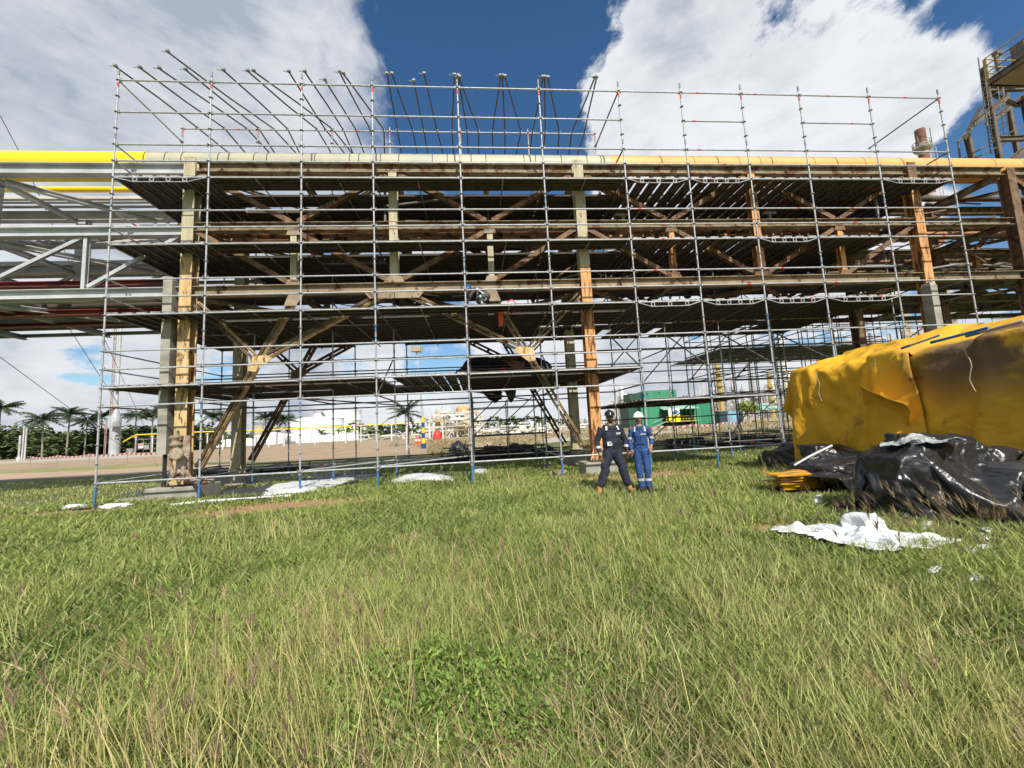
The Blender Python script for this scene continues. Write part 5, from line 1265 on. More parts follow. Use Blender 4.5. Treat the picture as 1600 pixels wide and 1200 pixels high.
for q in range(5):
    b = MB(); z = .18+q*.075; b.ibeam(Vector((q*.05, q*.1, z)), dv_+Vector((0, q*.1+.3, z)), .07, .5, tf=.01); b.build('beam', DARKM, bs)
b = MB()
for q in range(5):
    p = dv_*((q+.6)/5.6)+Vector((0, -.28, .32)); b.box(p, (.05, .03, .24), Matrix.Rotation(.3, 3, 'Y'))
b.build('strap', WHITE, bs)
b = MB()
for q in range(3): b.box(dv_*(.1+.4*q)+Vector((0, .2, .06)), (.12, 1.2, .12))
b.build('bearer', DARKM, bs)

# ================================================================== PEOPLE
def capsule(b, pts, n=16):
    """pts: list of (centre, rx, ry) rings stacked along the limb; rx across x, ry across y for upright limbs"""
    P_ = [Vector(p[0]) for p in pts]; rings = []
    for i, (c, rx, ry) in enumerate(pts):
        d = (P_[min(i+1, len(P_)-1)]-P_[max(i-1, 0)]).normalized()
        a = Vector((1, 0, 0)); a = (a-d*a.dot(d))
        if a.length < .3: a = Vector((0, 0, 1)); a = a-d*a.dot(d)
        a.normalize(); e = d.cross(a); rings.append([P_[i]+a*rx*math.cos(2*math.pi*k/n)+e*ry*math.sin(2*math.pi*k/n) for k in range(n)])
    d0 = (P_[0]-P_[1]).normalized(); d1 = (P_[-1]-P_[-2]).normalized()
    vs = [q for r in rings for q in r]; N_ = len(rings)
    fs = [(j*n+i, j*n+(i+1) % n, (j+1)*n+(i+1) % n, (j+1)*n+i) for j in range(N_-1) for i in range(n)]
    m0, m1 = min(pts[0][1:]), min(pts[-1][1:])
    base = len(vs)
    for cc, dd, m_, ring in ((P_[0], d0, m0, 0), (P_[-1], d1, m1, N_-1)):
        mid = [cc+(q-cc)*.7+dd*m_*.6 for q in rings[ring]]; o = len(vs); vs += mid; vs.append(cc+dd*m_*.9); t_ = len(vs)-1
        for i in range(n):
            j = (i+1) % n
            if ring == 0: fs += [(ring*n+j, ring*n+i, o+i, o+j), (o+j, o+i, t_)]
            else: fs += [(ring*n+i, ring*n+j, o+j, o+i), (o+i, o+j, t_)]
    b.add(vs, fs, True)
def fuse(b, name, mats, classify, parent, voxel=.009, wr=0, smooth=4):
    me = b.mesh('tmp', [mats[0]]); o = bpy.data.objects.new('tmp', me); COL.objects.link(o)
    r = o.modifiers.new('r', 'REMESH'); r.mode = 'VOXEL'; r.voxel_size = voxel; r.use_smooth_shade = True
    s = o.modifiers.new('s', 'SMOOTH'); s.iterations = smooth; s.factor = .5
    dg = bpy.context.evaluated_depsgraph_get(); dg.update(); m2 = bpy.data.meshes.new_from_object(o.evaluated_get(dg)); bpy.data.objects.remove(o); m2.name = name
    m2.materials.clear()
    for q in mats: m2.materials.append(q)
    if wr:
        for v_ in m2.vertices:
            k = classify(v_.co)
            if k in (0, 1):
                p = v_.co*9; a = (.5-abs(noise.noise(Vector((p.x, p.y, p.z*1.4))))*1.5)+.5*(.5-abs(noise.noise(p*2.3))*1.5); v_.co += v_.normal*a*wr
    for p_ in m2.polygons: p_.material_index = classify(p_.center); p_.use_smooth = True
    return ob(name, m2, parent)
def hand(b, w_, dirv, side, curl=.4, palmn=None):
    """w_: wrist point, dirv: direction of the hand, side: sideways unit vector towards the thumb"""
    d = Vector(dirv).normalized(); s = Vector(side).normalized(); s = (s-d*s.dot(d)).normalized(); n_ = d.cross(s)
    capsule(b, [(w_-d*.01, .026, .022), (w_+d*.04, .036, .018), (w_+d*.085, .038, .017)], 10)
    for q, (off, L) in enumerate(((.028, .070), (.010, .078), (-.009, .072), (-.026, .058))):
        p = w_+d*.085+s*off; a = p+d*L*.5+n_*L*curl*.15; c = a+d*L*.38+n_*L*curl*.5
        b.path([p-d*.02, p, a, c], .0095, 7, [.011, .0105, .0095, .008])
    p = w_+d*.03+s*.028; b.path([p, p+s*.026+d*.022, p+s*.034+d*.055], .011, 7, [.013, .0115, .009])
NAVY = pm('navy_coverall', (.022, .026, .045), (.014, .016, .03), 6, .85, 0, .35, 30); ROYAL = pm('blue_coverall', (.025, .075, .24), (.018, .055, .18), 6, .8, 0, .35, 30)
REFL = pm('reflective_band', (.62, .64, .66), (.5, .52, .54), 20, .4); TAN = pm('tan_boot', (.50, .26, .09), (.40, .20, .07), 12, .75, 0, .2); BBOOT = pm('black_boot', (.03, .03, .035), None, 8, .6)
HBLK = pm('black_helmet', (.012, .012, .014), None, 3, .25); HWHT = pm('white_helmet', (.80, .80, .78), None, 3, .3); HBLU = pm('blue_helmet', (.02, .16, .62), None, 3, .3)

def helmet(parent, c, r, mt, brim=(0, -1, 0), tilt=None):
    b = MB(); c = Vector(c); prof = []
    for i in range(9):
        a = math.pi/2*i/8; prof.append((r*math.cos(a)*(1 if i else 1), r*.98*math.sin(a)))
    prof = [(r*1.06, -.015), (r*1.06, 0), (r*1.0, .004)] + prof[1:-1] + [(.004, r*.98)]
    b.lathe(c, prof, 24)
    br = Vector(brim).normalized(); sd = Vector((-br.y, br.x, 0)); pts = []
    for i in range(9):
        a = -1.1+2.2*i/8; pts.append(c+br*(r*.9+.075*math.cos(a*1.2))*math.cos(a)*1.0+sd*r*1.02*math.sin(a)+Vector((0, 0, -.012)))
    b.plate(pts+[c+sd*r*.7, c-sd*r*.7], .008, (0, 0, 1))
    b.path([c+br*r*q_*-1+Vector((0, 0, h_)) for q_, h_ in ((.8, r*.62), (.4, r*.93), (0, r*1.0), (-.4, r*.93), (-.8, r*.62))], .012, 6)
    return b.build('helmet', mt, parent)
def head(b, c, yaw=0, s=1.0):
    """skull with jaw, nose, ears; returns points of the face"""
    c = Vector(c); M = Matrix.Rotation(yaw, 3, 'Z')
    def L(x, y, z): return c+M @ Vector((x*s, y*s, z*s))
    capsule(b, [(L(0, .01, .085), .062*s, .078*s), (L(0, .006, .045), .076*s, .094*s), (L(0, 0, 0), .074*s, .092*s), (L(0, -.012, -.05), .062*s, .076*s), (L(0, -.026, -.092), .040*s, .05*s)], 18)
    b.path([L(0, -.088, .012), L(0, -.104, -.018), L(0, -.116, -.034), L(0, -.095, -.042)], .012, 7, [.008*s, .011*s, .014*s, .008*s])
    for sx in (-1, 1): capsule(b, [(L(sx*.076, .004, .014), .010*s, .018*s), (L(sx*.078, .006, -.022), .008*s, .012*s)], 8)
    return L
def face(parent, L, skin_dark, lipc):
    b = MB()
    for sx in (-1, 1): b.lathe(L(sx*.030, -.088, .008), [(.004, -.009), (.012, 0), (.004, .009)], 8)
    b.build('eye', pm('eye_white', (.6, .58, .55), None, 3, .3), parent)
    b = MB()
    for sx in (-1, 1): b.box(L(sx*.031, -.092, .026), (.034, .01, .007))
    b.build('eyebrow', pm('dark_hair', (.012, .01, .009), None, 10, .8), parent)
    b = MB(); b.path([L(-.024, -.084, -.060), L(0, -.094, -.058), L(.024, -.084, -.060)], .006, 6); b.build('mouth', pm('lip_'+lipc, (.22, .07, .06), None, 5, .5), parent)
def boot(b, a, toe, h=.17):
    """a: ankle ground point, toe: unit direction"""
    a = Vector(a); t_ = Vector(toe).normalized()
    capsule(b, [(a+Vector((0, 0, h+.05)), .062, .066), (a+Vector((0, 0, h*.6)), .058, .064), (a+Vector((0, 0, .07)), .052, .06)], 12)
    b.path([a-t_*.06+Vector((0, 0, .05)), a+t_*.05+Vector((0, 0, .058)), a+t_*.13+Vector((0, 0, .05)), a+t_*.19+Vector((0, 0, .04))], .05, 12, [.042, .052, .05, .036])

# --- man in dark navy coverall
pm_ = (1.86, -2.90, 0)
man = thing('person', 'bearded man in dark navy coverall, black helmet and tan boots, feet wide apart', 'person', pm_)
b = MB()
pel = Vector((0, 0, .90)); ch = Vector((0, -.01, 1.32))
capsule(b, [((0, .0, .84), .185, .135), ((0, 0, .96), .195, .15), ((0, -.02, 1.08), .20, .165), ((0, -.015, 1.22), .20, .15), ((0, 0, 1.36), .205, .125), ((0, .005, 1.44), .13, .09), ((0, .0, 1.49), .065, .065)], 22)
capsule(b, [((0, 0, 1.46), .062, .064), ((0, -.012, 1.55), .056, .06)], 14)
L_ = head(b, (0, -.02, 1.622), 0, 1.0)
for sx, foot in ((-1, (-.335, -.02)), (1, (.30, -.03))):
    kn = Vector((sx*.19, -.05, .49)) ; an = Vector((foot[0], foot[1], .12))
    capsule(b, [((sx*.095, 0, .90), .115, .12), ((sx*.125, -.02, .72), .112, .118), (kn+Vector((sx*.01, .01, .06)), .098, .10), (kn, .092, .096), (kn.lerp(an, .35), .092, .098), (kn.lerp(an, .75), .088, .09), (an+Vector((0, 0, .07)), .085, .088)], 16)
for sx in (-1, 1):
    sh = Vector((sx*.205, .01, 1.385)); el = Vector((sx*.315, .03, 1.10)); wr_ = Vector((sx*.325+(.03 if sx < 0 else 0), -.06, .865))
    capsule(b, [(sh-Vector((sx*.06, 0, -.01)), .075, .08), (sh, .078, .082), (sh.lerp(el, .5), .068, .072), (el, .06, .064), (el.lerp(wr_, .5), .056, .058), (el.lerp(wr_, .93), .048, .05)], 14)
    hand(b, wr_, (sx*-.02, -.05, -1), (-sx*.3, -1, 0), .6)
def cman(c):
    if c.z > 1.492: return 1 if c.z < 1.50 and False else 2
    for sx in (-1, 1):
        if abs(c.x-sx*.32) < .12 and c.z < .885 and c.z > .6 and abs(c.x) > .22 and c.y < .06 and c.z > .66: return 2
    if 1.44 < c.z and abs(c.x) < .075 and c.y < -.035: return 2
    if abs(c.x) > .245 and .965 < c.z < 1.015: return 3
    return 0
body = fuse(b, 'body', [NAVY, NAVY, SKIN_D, REFL], cman, man, .009, .010)
b = MB(); boot(b, (-.345, -.02, 0), (-.35, -1, 0)); b.build('boot', TAN, man)
b = MB(); boot(b, (.31, -.03, 0), (.15, -1, 0)); b.build('boot', TAN, man)
for x, y, t_ in ((-.345, -.02, (-.35, -1, 0)), (.31, -.03, (.15, -1, 0))):
    b = MB(); t_ = Vector(t_).normalized(); M = Matrix.Rotation(math.atan2(t_.y, t_.x), 3, 'Z'); b.box(Vector((x, y, .012))+t_*.06, (.28, .10, .024), M); b.build('boot_sole', pm('sole', (.12, .08, .05), None, 3, .8), man)
helmet(man, (0, -.01, 1.675), .110, HBLK)
face(man, L_, True, 'dark')
b = MB(); capsule(b, [(L_(0, -.050, -.068), .046, .040), (L_(0, -.054, -.100), .034, .032)], 12); b.build('beard', pm('dark_hair', (.012, .01, .009), None, 10, .8), man)
b = MB(); b.box(L_(-.032, -.104, .006), (.046, .008, .022)); b.box(L_(.032, -.104, .006), (.046, .008, .022)); b.box(L_(0, -.106, .012), (.02, .006, .008))
for sx in (-1, 1): b.tube(L_(sx*.056, -.10, .012), L_(sx*.080, .0, .012), .003, 4)
b.build('sunglasses', pm('dark_lens', (.01, .01, .012), None, 1, .1), man)
b = MB(); b.box((-.095, -.175, 1.055), (.105, .008, .085)); b.m = 1; b.box((-.085, -.181, 1.06), (.05, .006, .05)); b.m = 2; b.box((-.095, -.176, 1.115), (.02, .01, .04)); b.build('badge', [WHITE, pm('badge_grey', (.3, .3, .3), None, 3, .6), DARKM], man)
b = MB()
for sx in (-1, 1): b.plate([(sx*.10, -.095, 1.432), (sx*.135, -.085, 1.43), (sx*.155, -.128, 1.345), (sx*.118, -.135, 1.345)], .012)
b.build('shoulder_band', REFL, man)
b = MB(); b.box((.12, -.146, 1.272), (.10, .006, .022)); b.box((.115, -.147, 1.25), (.08, .006, .012)); b.build('chest_label', REFL, man)
b = MB(); b.box((-.11, -.160, 1.20), (.12, .006, .006)); b.box((.11, -.160, 1.20), (.12, .006, .006)); b.box((0, -.175, 1.16), (.006, .006, .40)); b.plate([(-.06, -.12, 1.44), (0, -.14, 1.37), (-.075, -.135, 1.37)], .01); b.plate([(.06, -.12, 1.44), (0, -.14, 1.37), (.075, -.135, 1.37)], .01); b.build('coverall_seams', pm('navy_seam', (.012, .014, .024), None, 3, .8), man)
b = MB(); b.box((-.30, -.115, .845), (.045, .04, .06)); b.build('glove', pm('pale_glove', (.5, .45, .35), None, 9, .8), man)

# --- woman in royal blue coverall, turned a little towards the man
pw = (2.46, -3.03, 0)
wom = thing('person', 'woman in bright blue coverall and white helmet, one hand at her pocket', 'person', pw, None, R(-18))
b = MB()
capsule(b, [((0, .01, .86), .150, .118), ((0, .01, .97), .150, .118), ((0, 0, 1.08), .135, .112), ((0, -.01, 1.20), .145, .125), ((0, 0, 1.32), .155, .108), ((0, .005, 1.39), .10, .08), ((0, 0, 1.43), .052, .052)], 22)
capsule(b, [((0, 0, 1.41), .048, .05), ((0, -.015, 1.50), .045, .048)], 14)
LW = head(b, (0, -.02, 1.565), R(6), .92)
for sx in (-1, 1):
    kn = Vector((sx*.085+.01, -.03, .48)); an = Vector((sx*.075+.03, .0, .12))
    capsule(b, [((sx*.075, .01, .88), .095, .105), ((sx*.085, 0, .70), .088, .098), (kn, .070, .078), (kn.lerp(an, .5), .068, .074), (an+Vector((0, 0, .0)), .072, .078)], 16)
sh = Vector((.165, .0, 1.335)); el = Vector((.245, .07, 1.09)); wr_ = Vector((.205, -.06, .93))
capsule(b, [(sh-Vector((.05, 0, -.01)), .06, .066), (sh, .062, .066), (sh.lerp(el, .5), .056, .058), (el, .052, .055), (el.lerp(wr_, .45), .050, .052)], 14)
capsule(b, [(el.lerp(wr_, .4), .036, .038), (wr_, .026, .028)], 10)
hand(b, wr_, (-.35, -.35, -.85), (-.5, -1, 0), .5)
sh = Vector((-.165, .0, 1.335)); el = Vector((-.215, .04, 1.09)); wr_ = Vector((-.20, -.05, .90))
capsule(b, [(sh+Vector((.05, 0, .01)), .06, .066), (sh, .062, .066), (sh.lerp(el, .5), .056, .058), (el, .052, .055), (el.lerp(wr_, .9), .044, .046)], 14)
hand(b, wr_, (.05, -.1, -1), (.3, -1, 0), .6)
def cwom(c):
    if c.z > 1.452: return 2
    if c.z > 1.40 and abs(c.x) < .06 and c.y < -.03: return 2
    if c.x > .165 and c.z < .995 and c.z > .78 and c.y < .03 and c.x > .10 and (c.x > .15): return 2
    if c.x < -.15 and c.z < .905 and c.z > .76 and c.x < -.165: return 2
    if abs(c.x) > .175 and 1.12 < c.z < 1.17: return 3
    if .235 < c.z < .285: return 3
    return 0
fuse(b, 'body', [ROYAL, ROYAL, SKIN_L, REFL], cwom, wom, .008, .007)
for fx, tx in ((-.045, -.25), (.105, .25)): b = MB(); boot(b, (fx, .0, 0), (tx, -1, 0), .12); b.build('boot', BBOOT, wom)
helmet(wom, (0, -.01, 1.602), .112, HWHT, (-.35, -1, 0))
face(wom, LW, False, 'light')
b = MB(); capsule(b, [((.0, .075, 1.57), .07, .035), ((0, .085, 1.47), .05, .03)], 12); b.build('hair', pm('dark_hair', (.012, .01, .009), None, 10, .8), wom)
b = MB()
for sx in (-1, 1): b.plate([(sx*.085, -.078, 1.39), (sx*.112, -.07, 1.385), (sx*.125, -.118, 1.285), (sx*.095, -.125, 1.285)], .01)
b.build('shoulder_band', REFL, wom)
b = MB(); b.box((.06, -.133, 1.225), (.10, .006, .022)); b.m = 1; b.box((.172, -.03, 1.27), (.006, .05, .04)); b.build('chest_label', [REFL, REDT], wom)
b = MB(); b.box((0, -.132, 1.1), (.005, .006, .38)); b.box((0, -.126, 1.03), (.27, .006, .02)); b.plate([(-.045, -.10, 1.41), (0, -.118, 1.33), (-.06, -.11, 1.34)], .01); b.plate([(.045, -.10, 1.41), (0, -.118, 1.33), (.06, -.11, 1.34)], .01); b.build('coverall_seams', pm('blue_seam', (.012, .04, .14), None, 3, .8), wom)
b = MB(); b.path([(.16, -.02, .93), (.19, -.02, .75), (.20, -.01, .58)], .010, 5); b.build('lanyard', pm('cyan_strap', (.1, .35, .45), None, 5, .6), wom)

# --- worker crouching on the second deck, head to the left
dz0 = zk(4.5)+.055
pk = PY(752, 478, .40); wk = thing('person', 'worker with blue helmet crouching on a scaffold deck, leaning forward to the left', 'person', (pk.x, .42, dz0))
b = MB()
capsule(b, [((.18, .05, .38), .13, .13), ((.06, .03, .48), .13, .135), ((-.08, .0, .54), .13, .15), ((-.20, -.02, .56), .10, .12), ((-.26, -.02, .56), .055, .06)], 18)
LK = head(b, (-.36, -.03, .57), R(-60), .95)
for sy in (-.10, .12):
    capsule(b, [((.18, sy*.8, .36), .10, .10), ((.02, sy-.04, .30), .088, .088), ((-.10, sy-.05, .26), .07, .07)], 14)
    capsule(b, [((-.10, sy-.05, .26), .068, .068), ((.02, sy, .14), .06, .06), ((.12, sy, .08), .05, .05)], 12)
for sy, w_ in ((-.14, Vector((-.36, -.20, .25))), (.13, Vector((-.42, .10, .30)))):
    sh = Vector((-.18, sy, .55)); el = Vector((-.30, sy-.04, .38))
    capsule(b, [(sh, .062, .062), (el, .052, .052), (w_, .036, .036)], 12); hand(b, w_, (-.6, 0, -.7), (0, -1, 0), .8)
def cwk(c):
    if c.x < -.285 and c.z > .44: return 2
    if c.x < -.34 and c.z < .3: return 2
    if (abs(c.x+.10) < .03 and c.z > .40) or (abs(c.x-.02) < .025 and c.z < .24) or (abs(c.x+.02) < .022 and .25 < c.z < .36): return 3
    return 0
fuse(b, 'body', [pm('dark_work_clothes', (.03, .032, .035), (.10, .10, .10), 12, .8, 0, .3), NAVY, SKIN_D, REFL], cwk, wk, .009, .008)
for sy in (-.10, .12): b = MB(); b.path([(.14, sy, .06), (.06, sy, .05), (-.04, sy, .035)], .045, 10, [.045, .048, .036]); b.build('boot', BBOOT, wk)
helmet(wk, (-.38, -.03, .615), .115, HBLU, (-1, -.3, 0))
b = MB(); b.path([(-.2, -.15, .57), (-.05, -.16, .50), (.1, -.14, .42), (.16, -.16, .2)], .02, 6); b.path([(.05, -.15, .46), (.02, -.18, .25), (.12, -.18, .18)], .015, 6); b.build('harness', REFL, wk)
# orange cloth hanging below that deck and a red hose end
pz = V(782, 489, .62); b = MB(); b.plate([(-.075, 0, 0), (.075, 0, .01), (.08, 0, -.14), (.055, 0, -.19), (.075, 0, -.24), (.065, 0, -.42), (-.07, 0, -.43), (-.06, 0, -.22), (-.075, 0, -.16)], .035); tag(b.build('orange_bag', pm('hi_vis_orange', (.85, .10, .03), None, 6, .6), None, pz), 'small bright orange bag hanging under the second deck', 'bag')
b = MB(); b.path([V(792, 472, .5), V(800, 468, .5), V(806, 474, .5), V(803, 486, .5), V(797, 492, .55)], .02, 6); tag(b.build('red_hose', REDT), 'curled red hose end beside the orange bag', 'hose')

# ================================================================== GROUND, TRACKS, FIELD
def vnoise(x, y, s, seed=0):
    """smooth value noise 0..1 on arrays"""
    g = np.random.default_rng(seed).random((257, 257)); X_ = x*s+1000.3; Y_ = y*s+1000.7
    i = np.floor(X_).astype(int); j = np.floor(Y_).astype(int); fx = X_-i; fy = Y_-j; fx = fx*fx*(3-2*fx); fy = fy*fy*(3-2*fy); i %= 256; j %= 256
    return (g[i, j]*(1-fx)+g[i+1, j]*fx)*(1-fy)+(g[i, j+1]*(1-fx)+g[i+1, j+1]*fx)*fy
SOILS = [(*PZ(455, 790).xy, 2.2, .75), (*PZ(360, 802).xy, 1.3, .5), (*PZ(120, 800).xy, 1.5, .45), (*PZ(1010, 744).xy, 1.9, .8), (*PZ(930, 748).xy, 1.0, .4), (*PZ(1220, 826).xy, .8, .3), (*PZ(870, 745).xy, 1.0, .4), (*PZ(795, 1180).xy, .20, .15), (*PZ(540, 752).xy, .8, .3)]
def soilmask(x, y):
    m_ = np.zeros_like(x)
    for cx, cy, rx, ry in SOILS: m_ = np.maximum(m_, np.exp(-(((x-cx)/rx)**2+((y-cy)/ry)**2)*1.2))
    return m_
mt, t, b_, pos, geo = newmat('grass_ground')
n1 = t.noise(pos, .7, 6, .62); n2 = t.noise(pos, 9, 5, .7); n3 = t.noise(pos, .16, 3, .5)
c = t.mix(t.mapr(n1, .35, .65), (.085, .12, .03), (.13, .145, .05)); c = t.mix(t.mapr(n2, .45, .7), c, (.035, .045, .015)); c = t.mix(t.mapr(n3, .55, .75, 0, .5), c, (.20, .17, .09))
acc = None
for cx, cy, rx, ry in SOILS:
    x, y, z = t.xyz(pos); q = t.math('ADD', t.math('POWER', t.math('MULTIPLY', t.math('SUBTRACT', x, cx), 1/rx), 2.0), t.math('POWER', t.math('MULTIPLY', t.math('SUBTRACT', y, cy), 1/ry), 2.0))
    q = t.mapr(t.math('ADD', q, t.math('MULTIPLY', t.math('SUBTRACT', n2, .5), 1.6)), 1.3, .6); acc = q if acc is None else t.math('MAXIMUM', acc, q)
c = t.mix(acc, c, t.mix(n2, (.30, .15, .075), (.42, .26, .15)))
t.l(c, b_.inputs['Base Color']); b_.inputs['Roughness'].default_value = .95
bp = t.n('ShaderNodeBump'); bp.inputs['Strength'].default_value = .6; bp.inputs['Distance'].default_value = .05; t.l(n2, bp.inputs['Height']); t.l(bp.outputs[0], b_.inputs['Normal'])
me = bpy.data.meshes.new('ground'); me.from_pydata([(-1800, -300, 0), (1800, -300, 0), (1800, 2400, 0), (-1800, 2400, 0)], [], [(0, 1, 2, 3)]); me.materials.append(mt); struct(ob('ground', me))
def patch(name, near, far, z, mt, jit=.35, sub=14):
    """strip on the ground between two polylines given as (pixel column, distance)"""
    def dens(pl):
        out = []
        for (a, d0), (c_, d1) in zip(pl[:-1], pl[1:]):
            for q in range(sub): out.append(gp(a+(c_-a)*q/sub, d0+(d1-d0)*q/sub))
        out.append(gp(*pl[-1])); return out
    A, B = dens(near), dens(far); vs = []
    for i, p in enumerate(A): d = (p-Vector((CAM.x, CAM.y, 0))).normalized(); vs.append(p+d*(noise.noise(p*.5)*jit*2+noise.noise(p*2)*jit))
    for p in B: d = (p-Vector((CAM.x, CAM.y, 0))).normalized(); vs.append(p+d*(noise.noise(p*.4)*jit*3+noise.noise(p*1.7)*jit))
    n = len(A); me = bpy.data.meshes.new(name); me.from_pydata([(v.x, v.y, z) for v in vs], [], [(i, i+1, n+i+1, n+i) for i in range(n-1)]); me.materials.append(mt); return struct(ob(name, me))
def gmat(name, c1, c2, c3, s1=.5, s2=6, bump=.5):
    mt, t, b, pos, geo = newmat(name); n1 = t.noise(pos, s1, 6, .65); n2 = t.noise(pos, s2, 6, .7)
    c = t.mix(t.mapr(n1, .38, .62), c1, c2); c = t.mix(t.mapr(n2, .52, .68), c, c3); t.l(c, b.inputs['Base Color']); b.inputs['Roughness'].default_value = .95
    bp = t.n('ShaderNodeBump'); bp.inputs['Strength'].default_value = bump; bp.inputs['Distance'].default_value = .08; t.l(n2, bp.inputs['Height']); t.l(bp.outputs[0], b.inputs['Normal']); return mt
STUB = gmat('stubble', (.40, .29, .19), (.31, .22, .13), (.17, .15, .07), .35, 3.5, 1.0)
ROADM = gmat('dirt', (.44, .31, .21), (.38, .27, .18), (.30, .21, .14), .4, 8, .3)
PALEM = gmat('pale_track', (.44, .39, .31), (.38, .34, .27), (.33, .29, .22), .4, 5, .2)
VERGE = gmat('dry_verge', (.30, .27, .11), (.22, .22, .08), (.14, .15, .05), .5, 4, .8)
patch('gravel_field', [(-300, 36), (0, 37), (270, 34), (420, 28.5), (700, 28), (780, 31), (900, 45), (1000, 52)], [(-300, 100), (0, 100), (270, 100), (420, 120), (700, 120), (780, 120), (900, 118), (1000, 110)], .004, STUB)
patch('dirt_road', [(-400, 25), (-100, 24.5), (150, 22.6), (270, 23.5), (380, 25)], [(-400, 32), (-100, 31.5), (150, 29), (270, 29.5), (380, 28)], .008, ROADM, .2)
patch('dry_verge', [(-300, 31), (0, 30.5), (150, 27.5), (270, 29.5)], [(-300, 36.5), (0, 37.5), (150, 35.5), (270, 34.5)], .006, VERGE)
patch('field_track', [(-300, 62), (0, 60), (200, 58), (300, 60)], [(-300, 84), (0, 82), (200, 76), (300, 74)], .010, PALEM, .3)
patch('pale_track', [(760, 31), (850, 36), (950, 42), (1100, 41), (1300, 45), (1500, 50)], [(760, 46), (850, 56), (950, 70), (1100, 58), (1300, 62), (1500, 66)], .012, PALEM, .3)
patch('far_verge', [(900, 70), (1000, 69), (1100, 59), (1300, 63), (1600, 68)], [(900, 150), (1000, 150), (1100, 150), (1300, 150), (1600, 150)], .007, gmat('far_verge', (.36, .28, .13), (.30, .24, .11), (.2, .19, .08), .2, 2, .5))
patch('far_yard', [(-400, 110), (0, 110), (400, 120), (900, 130), (1600, 160)], [(-400, 600), (0, 600), (400, 600), (900, 600), (1600, 600)], .005, PALEM, 2)

# ================================================================== GRASS
gm, t, b_, pos, geo = newmat('grass_blade')
at = t.n('ShaderNodeAttribute', attribute_name='tone'); rp = geo.outputs['Random Per Island']
c = t.n('ShaderNodeHueSaturation'); t.l(at.outputs['Color'], c.inputs['Color']); t.l(t.math('MULTIPLY_ADD', rp, .7, .65), c.inputs['Value']); t.l(t.math('MULTIPLY_ADD', rp, .016, .492), c.inputs['Hue'])
t.l(c.outputs[0], b_.inputs['Base Color']); b_.inputs['Roughness'].default_value = .55; b_.inputs['Specular IOR Level'].default_value = .3
tr = t.n('ShaderNodeBsdfTranslucent'); t.l(c.outputs[0], tr.inputs[0]); mx = t.n('ShaderNodeMixShader'); mx.inputs[0].default_value = .28
t.l(b_.outputs[0], mx.inputs[1]); t.l(tr.outputs[0], mx.inputs[2]); t.l(mx.outputs[0], gm.node_tree.nodes['Material Output'].inputs['Surface'])
VC = []; FC = []; TC = []; nv = 0
YAW0 = math.pi/2 - TH
def scatter(n, d0, d1, p=1.0):
    """distance pdf ~ 1/d^p"""
    u = rng.random(n)
    d = d0*(d1/d0)**u if p == 1 else (d0**(1-p)+(d1**(1-p)-d0**(1-p))*u)**(1/(1-p))
    a = YAW0 + rng.uniform(-R(66), R(57), n)
    return CAM.x+d*np.cos(a), CAM.y+d*np.sin(a), d
EXC = []   # ellipses without grass: x, y, rx, ry
for px, py, rx, ry in ((450, 765, 2.6, .9), (360, 770, 1.2, .8), (540, 748, 1.6, .8), (670, 748, 1.0, .5), (750, 738, .25, .2), (275, 772, .75, .6)): q = PZ(px, py); EXC.append((q.x, q.y, rx, ry))
EXC += [(5.4, -5.9, 1.4, .6), (5.3, -4.2, .9, .4), (3.2, -7.3, .62, .34), (8.8, -4, 2.0, 3.0)]
def keep(x, y, soil=.5):
    k = np.ones(len(x), bool)
    for cx, cy, rx, ry in EXC: k &= ((x-cx)/rx)**2+((y-cy)/ry)**2 > 1
    sm = soilmask(x, y); k &= rng.random(len(x)) > sm*1.15*soil*2
    k &= ~((((x-1.9)/.8)**2+((y+3.35)/.55)**2 < 1) & (rng.random(len(x)) < .8))
    return k
def blades(x, y, h, w_, lean, az, bend, col, tipc=None, z0=None):
    global nv
    h = h*(1-.65*soilmask((x-0), (y-0))); n = len(x); ca, sa = np.cos(az), np.sin(az); fa = rng.uniform(0, 2*np.pi, n); wx, wy = np.cos(fa)*w_/2, np.sin(fa)*w_/2
    z0 = np.zeros(n) if z0 is None else z0
    pts = []
    for q, ww in ((0, 1), (.5, .75), (1, 0)):
        off = h*(lean*q + bend*q*q); zz = z0+h*q*np.sqrt(np.maximum(.05, 1-(lean*.7+bend*q*.6)**2)); cx, cy = x+ca*off, y+sa*off
        if ww: pts.append(np.stack([cx-wx*ww, cy-wy*ww, zz], 1)); pts.append(np.stack([cx+wx*ww, cy+wy*ww, zz], 1))
        else: pts.append(np.stack([cx, cy, zz], 1))
    V_ = np.stack(pts, 1).reshape(-1, 3); base = nv+np.arange(n)*5
    FC.append(np.stack([base, base+1, base+3, base+2], 1)); TC.append(np.stack([base+2, base+3, base+4], 1))
    C_ = np.repeat(col[:, None, :], 5, 1); 
    if tipc is not None: C_[:, 4] = tipc; C_[:, 2:4] = C_[:, 2:4]*.5+tipc[:, None]*.5
    VC.append((V_, C_.reshape(-1, 3))); nv += n*5
def lerpc(a, b, f): return np.array(a)[None]*(1-f[:, None])+np.array(b)[None]*f[:, None]
G1, G2, G3, DRY, BRN = (.14, .20, .045), (.34, .40, .11), (.56, .54, .20), (.60, .52, .26), (.30, .21, .12)
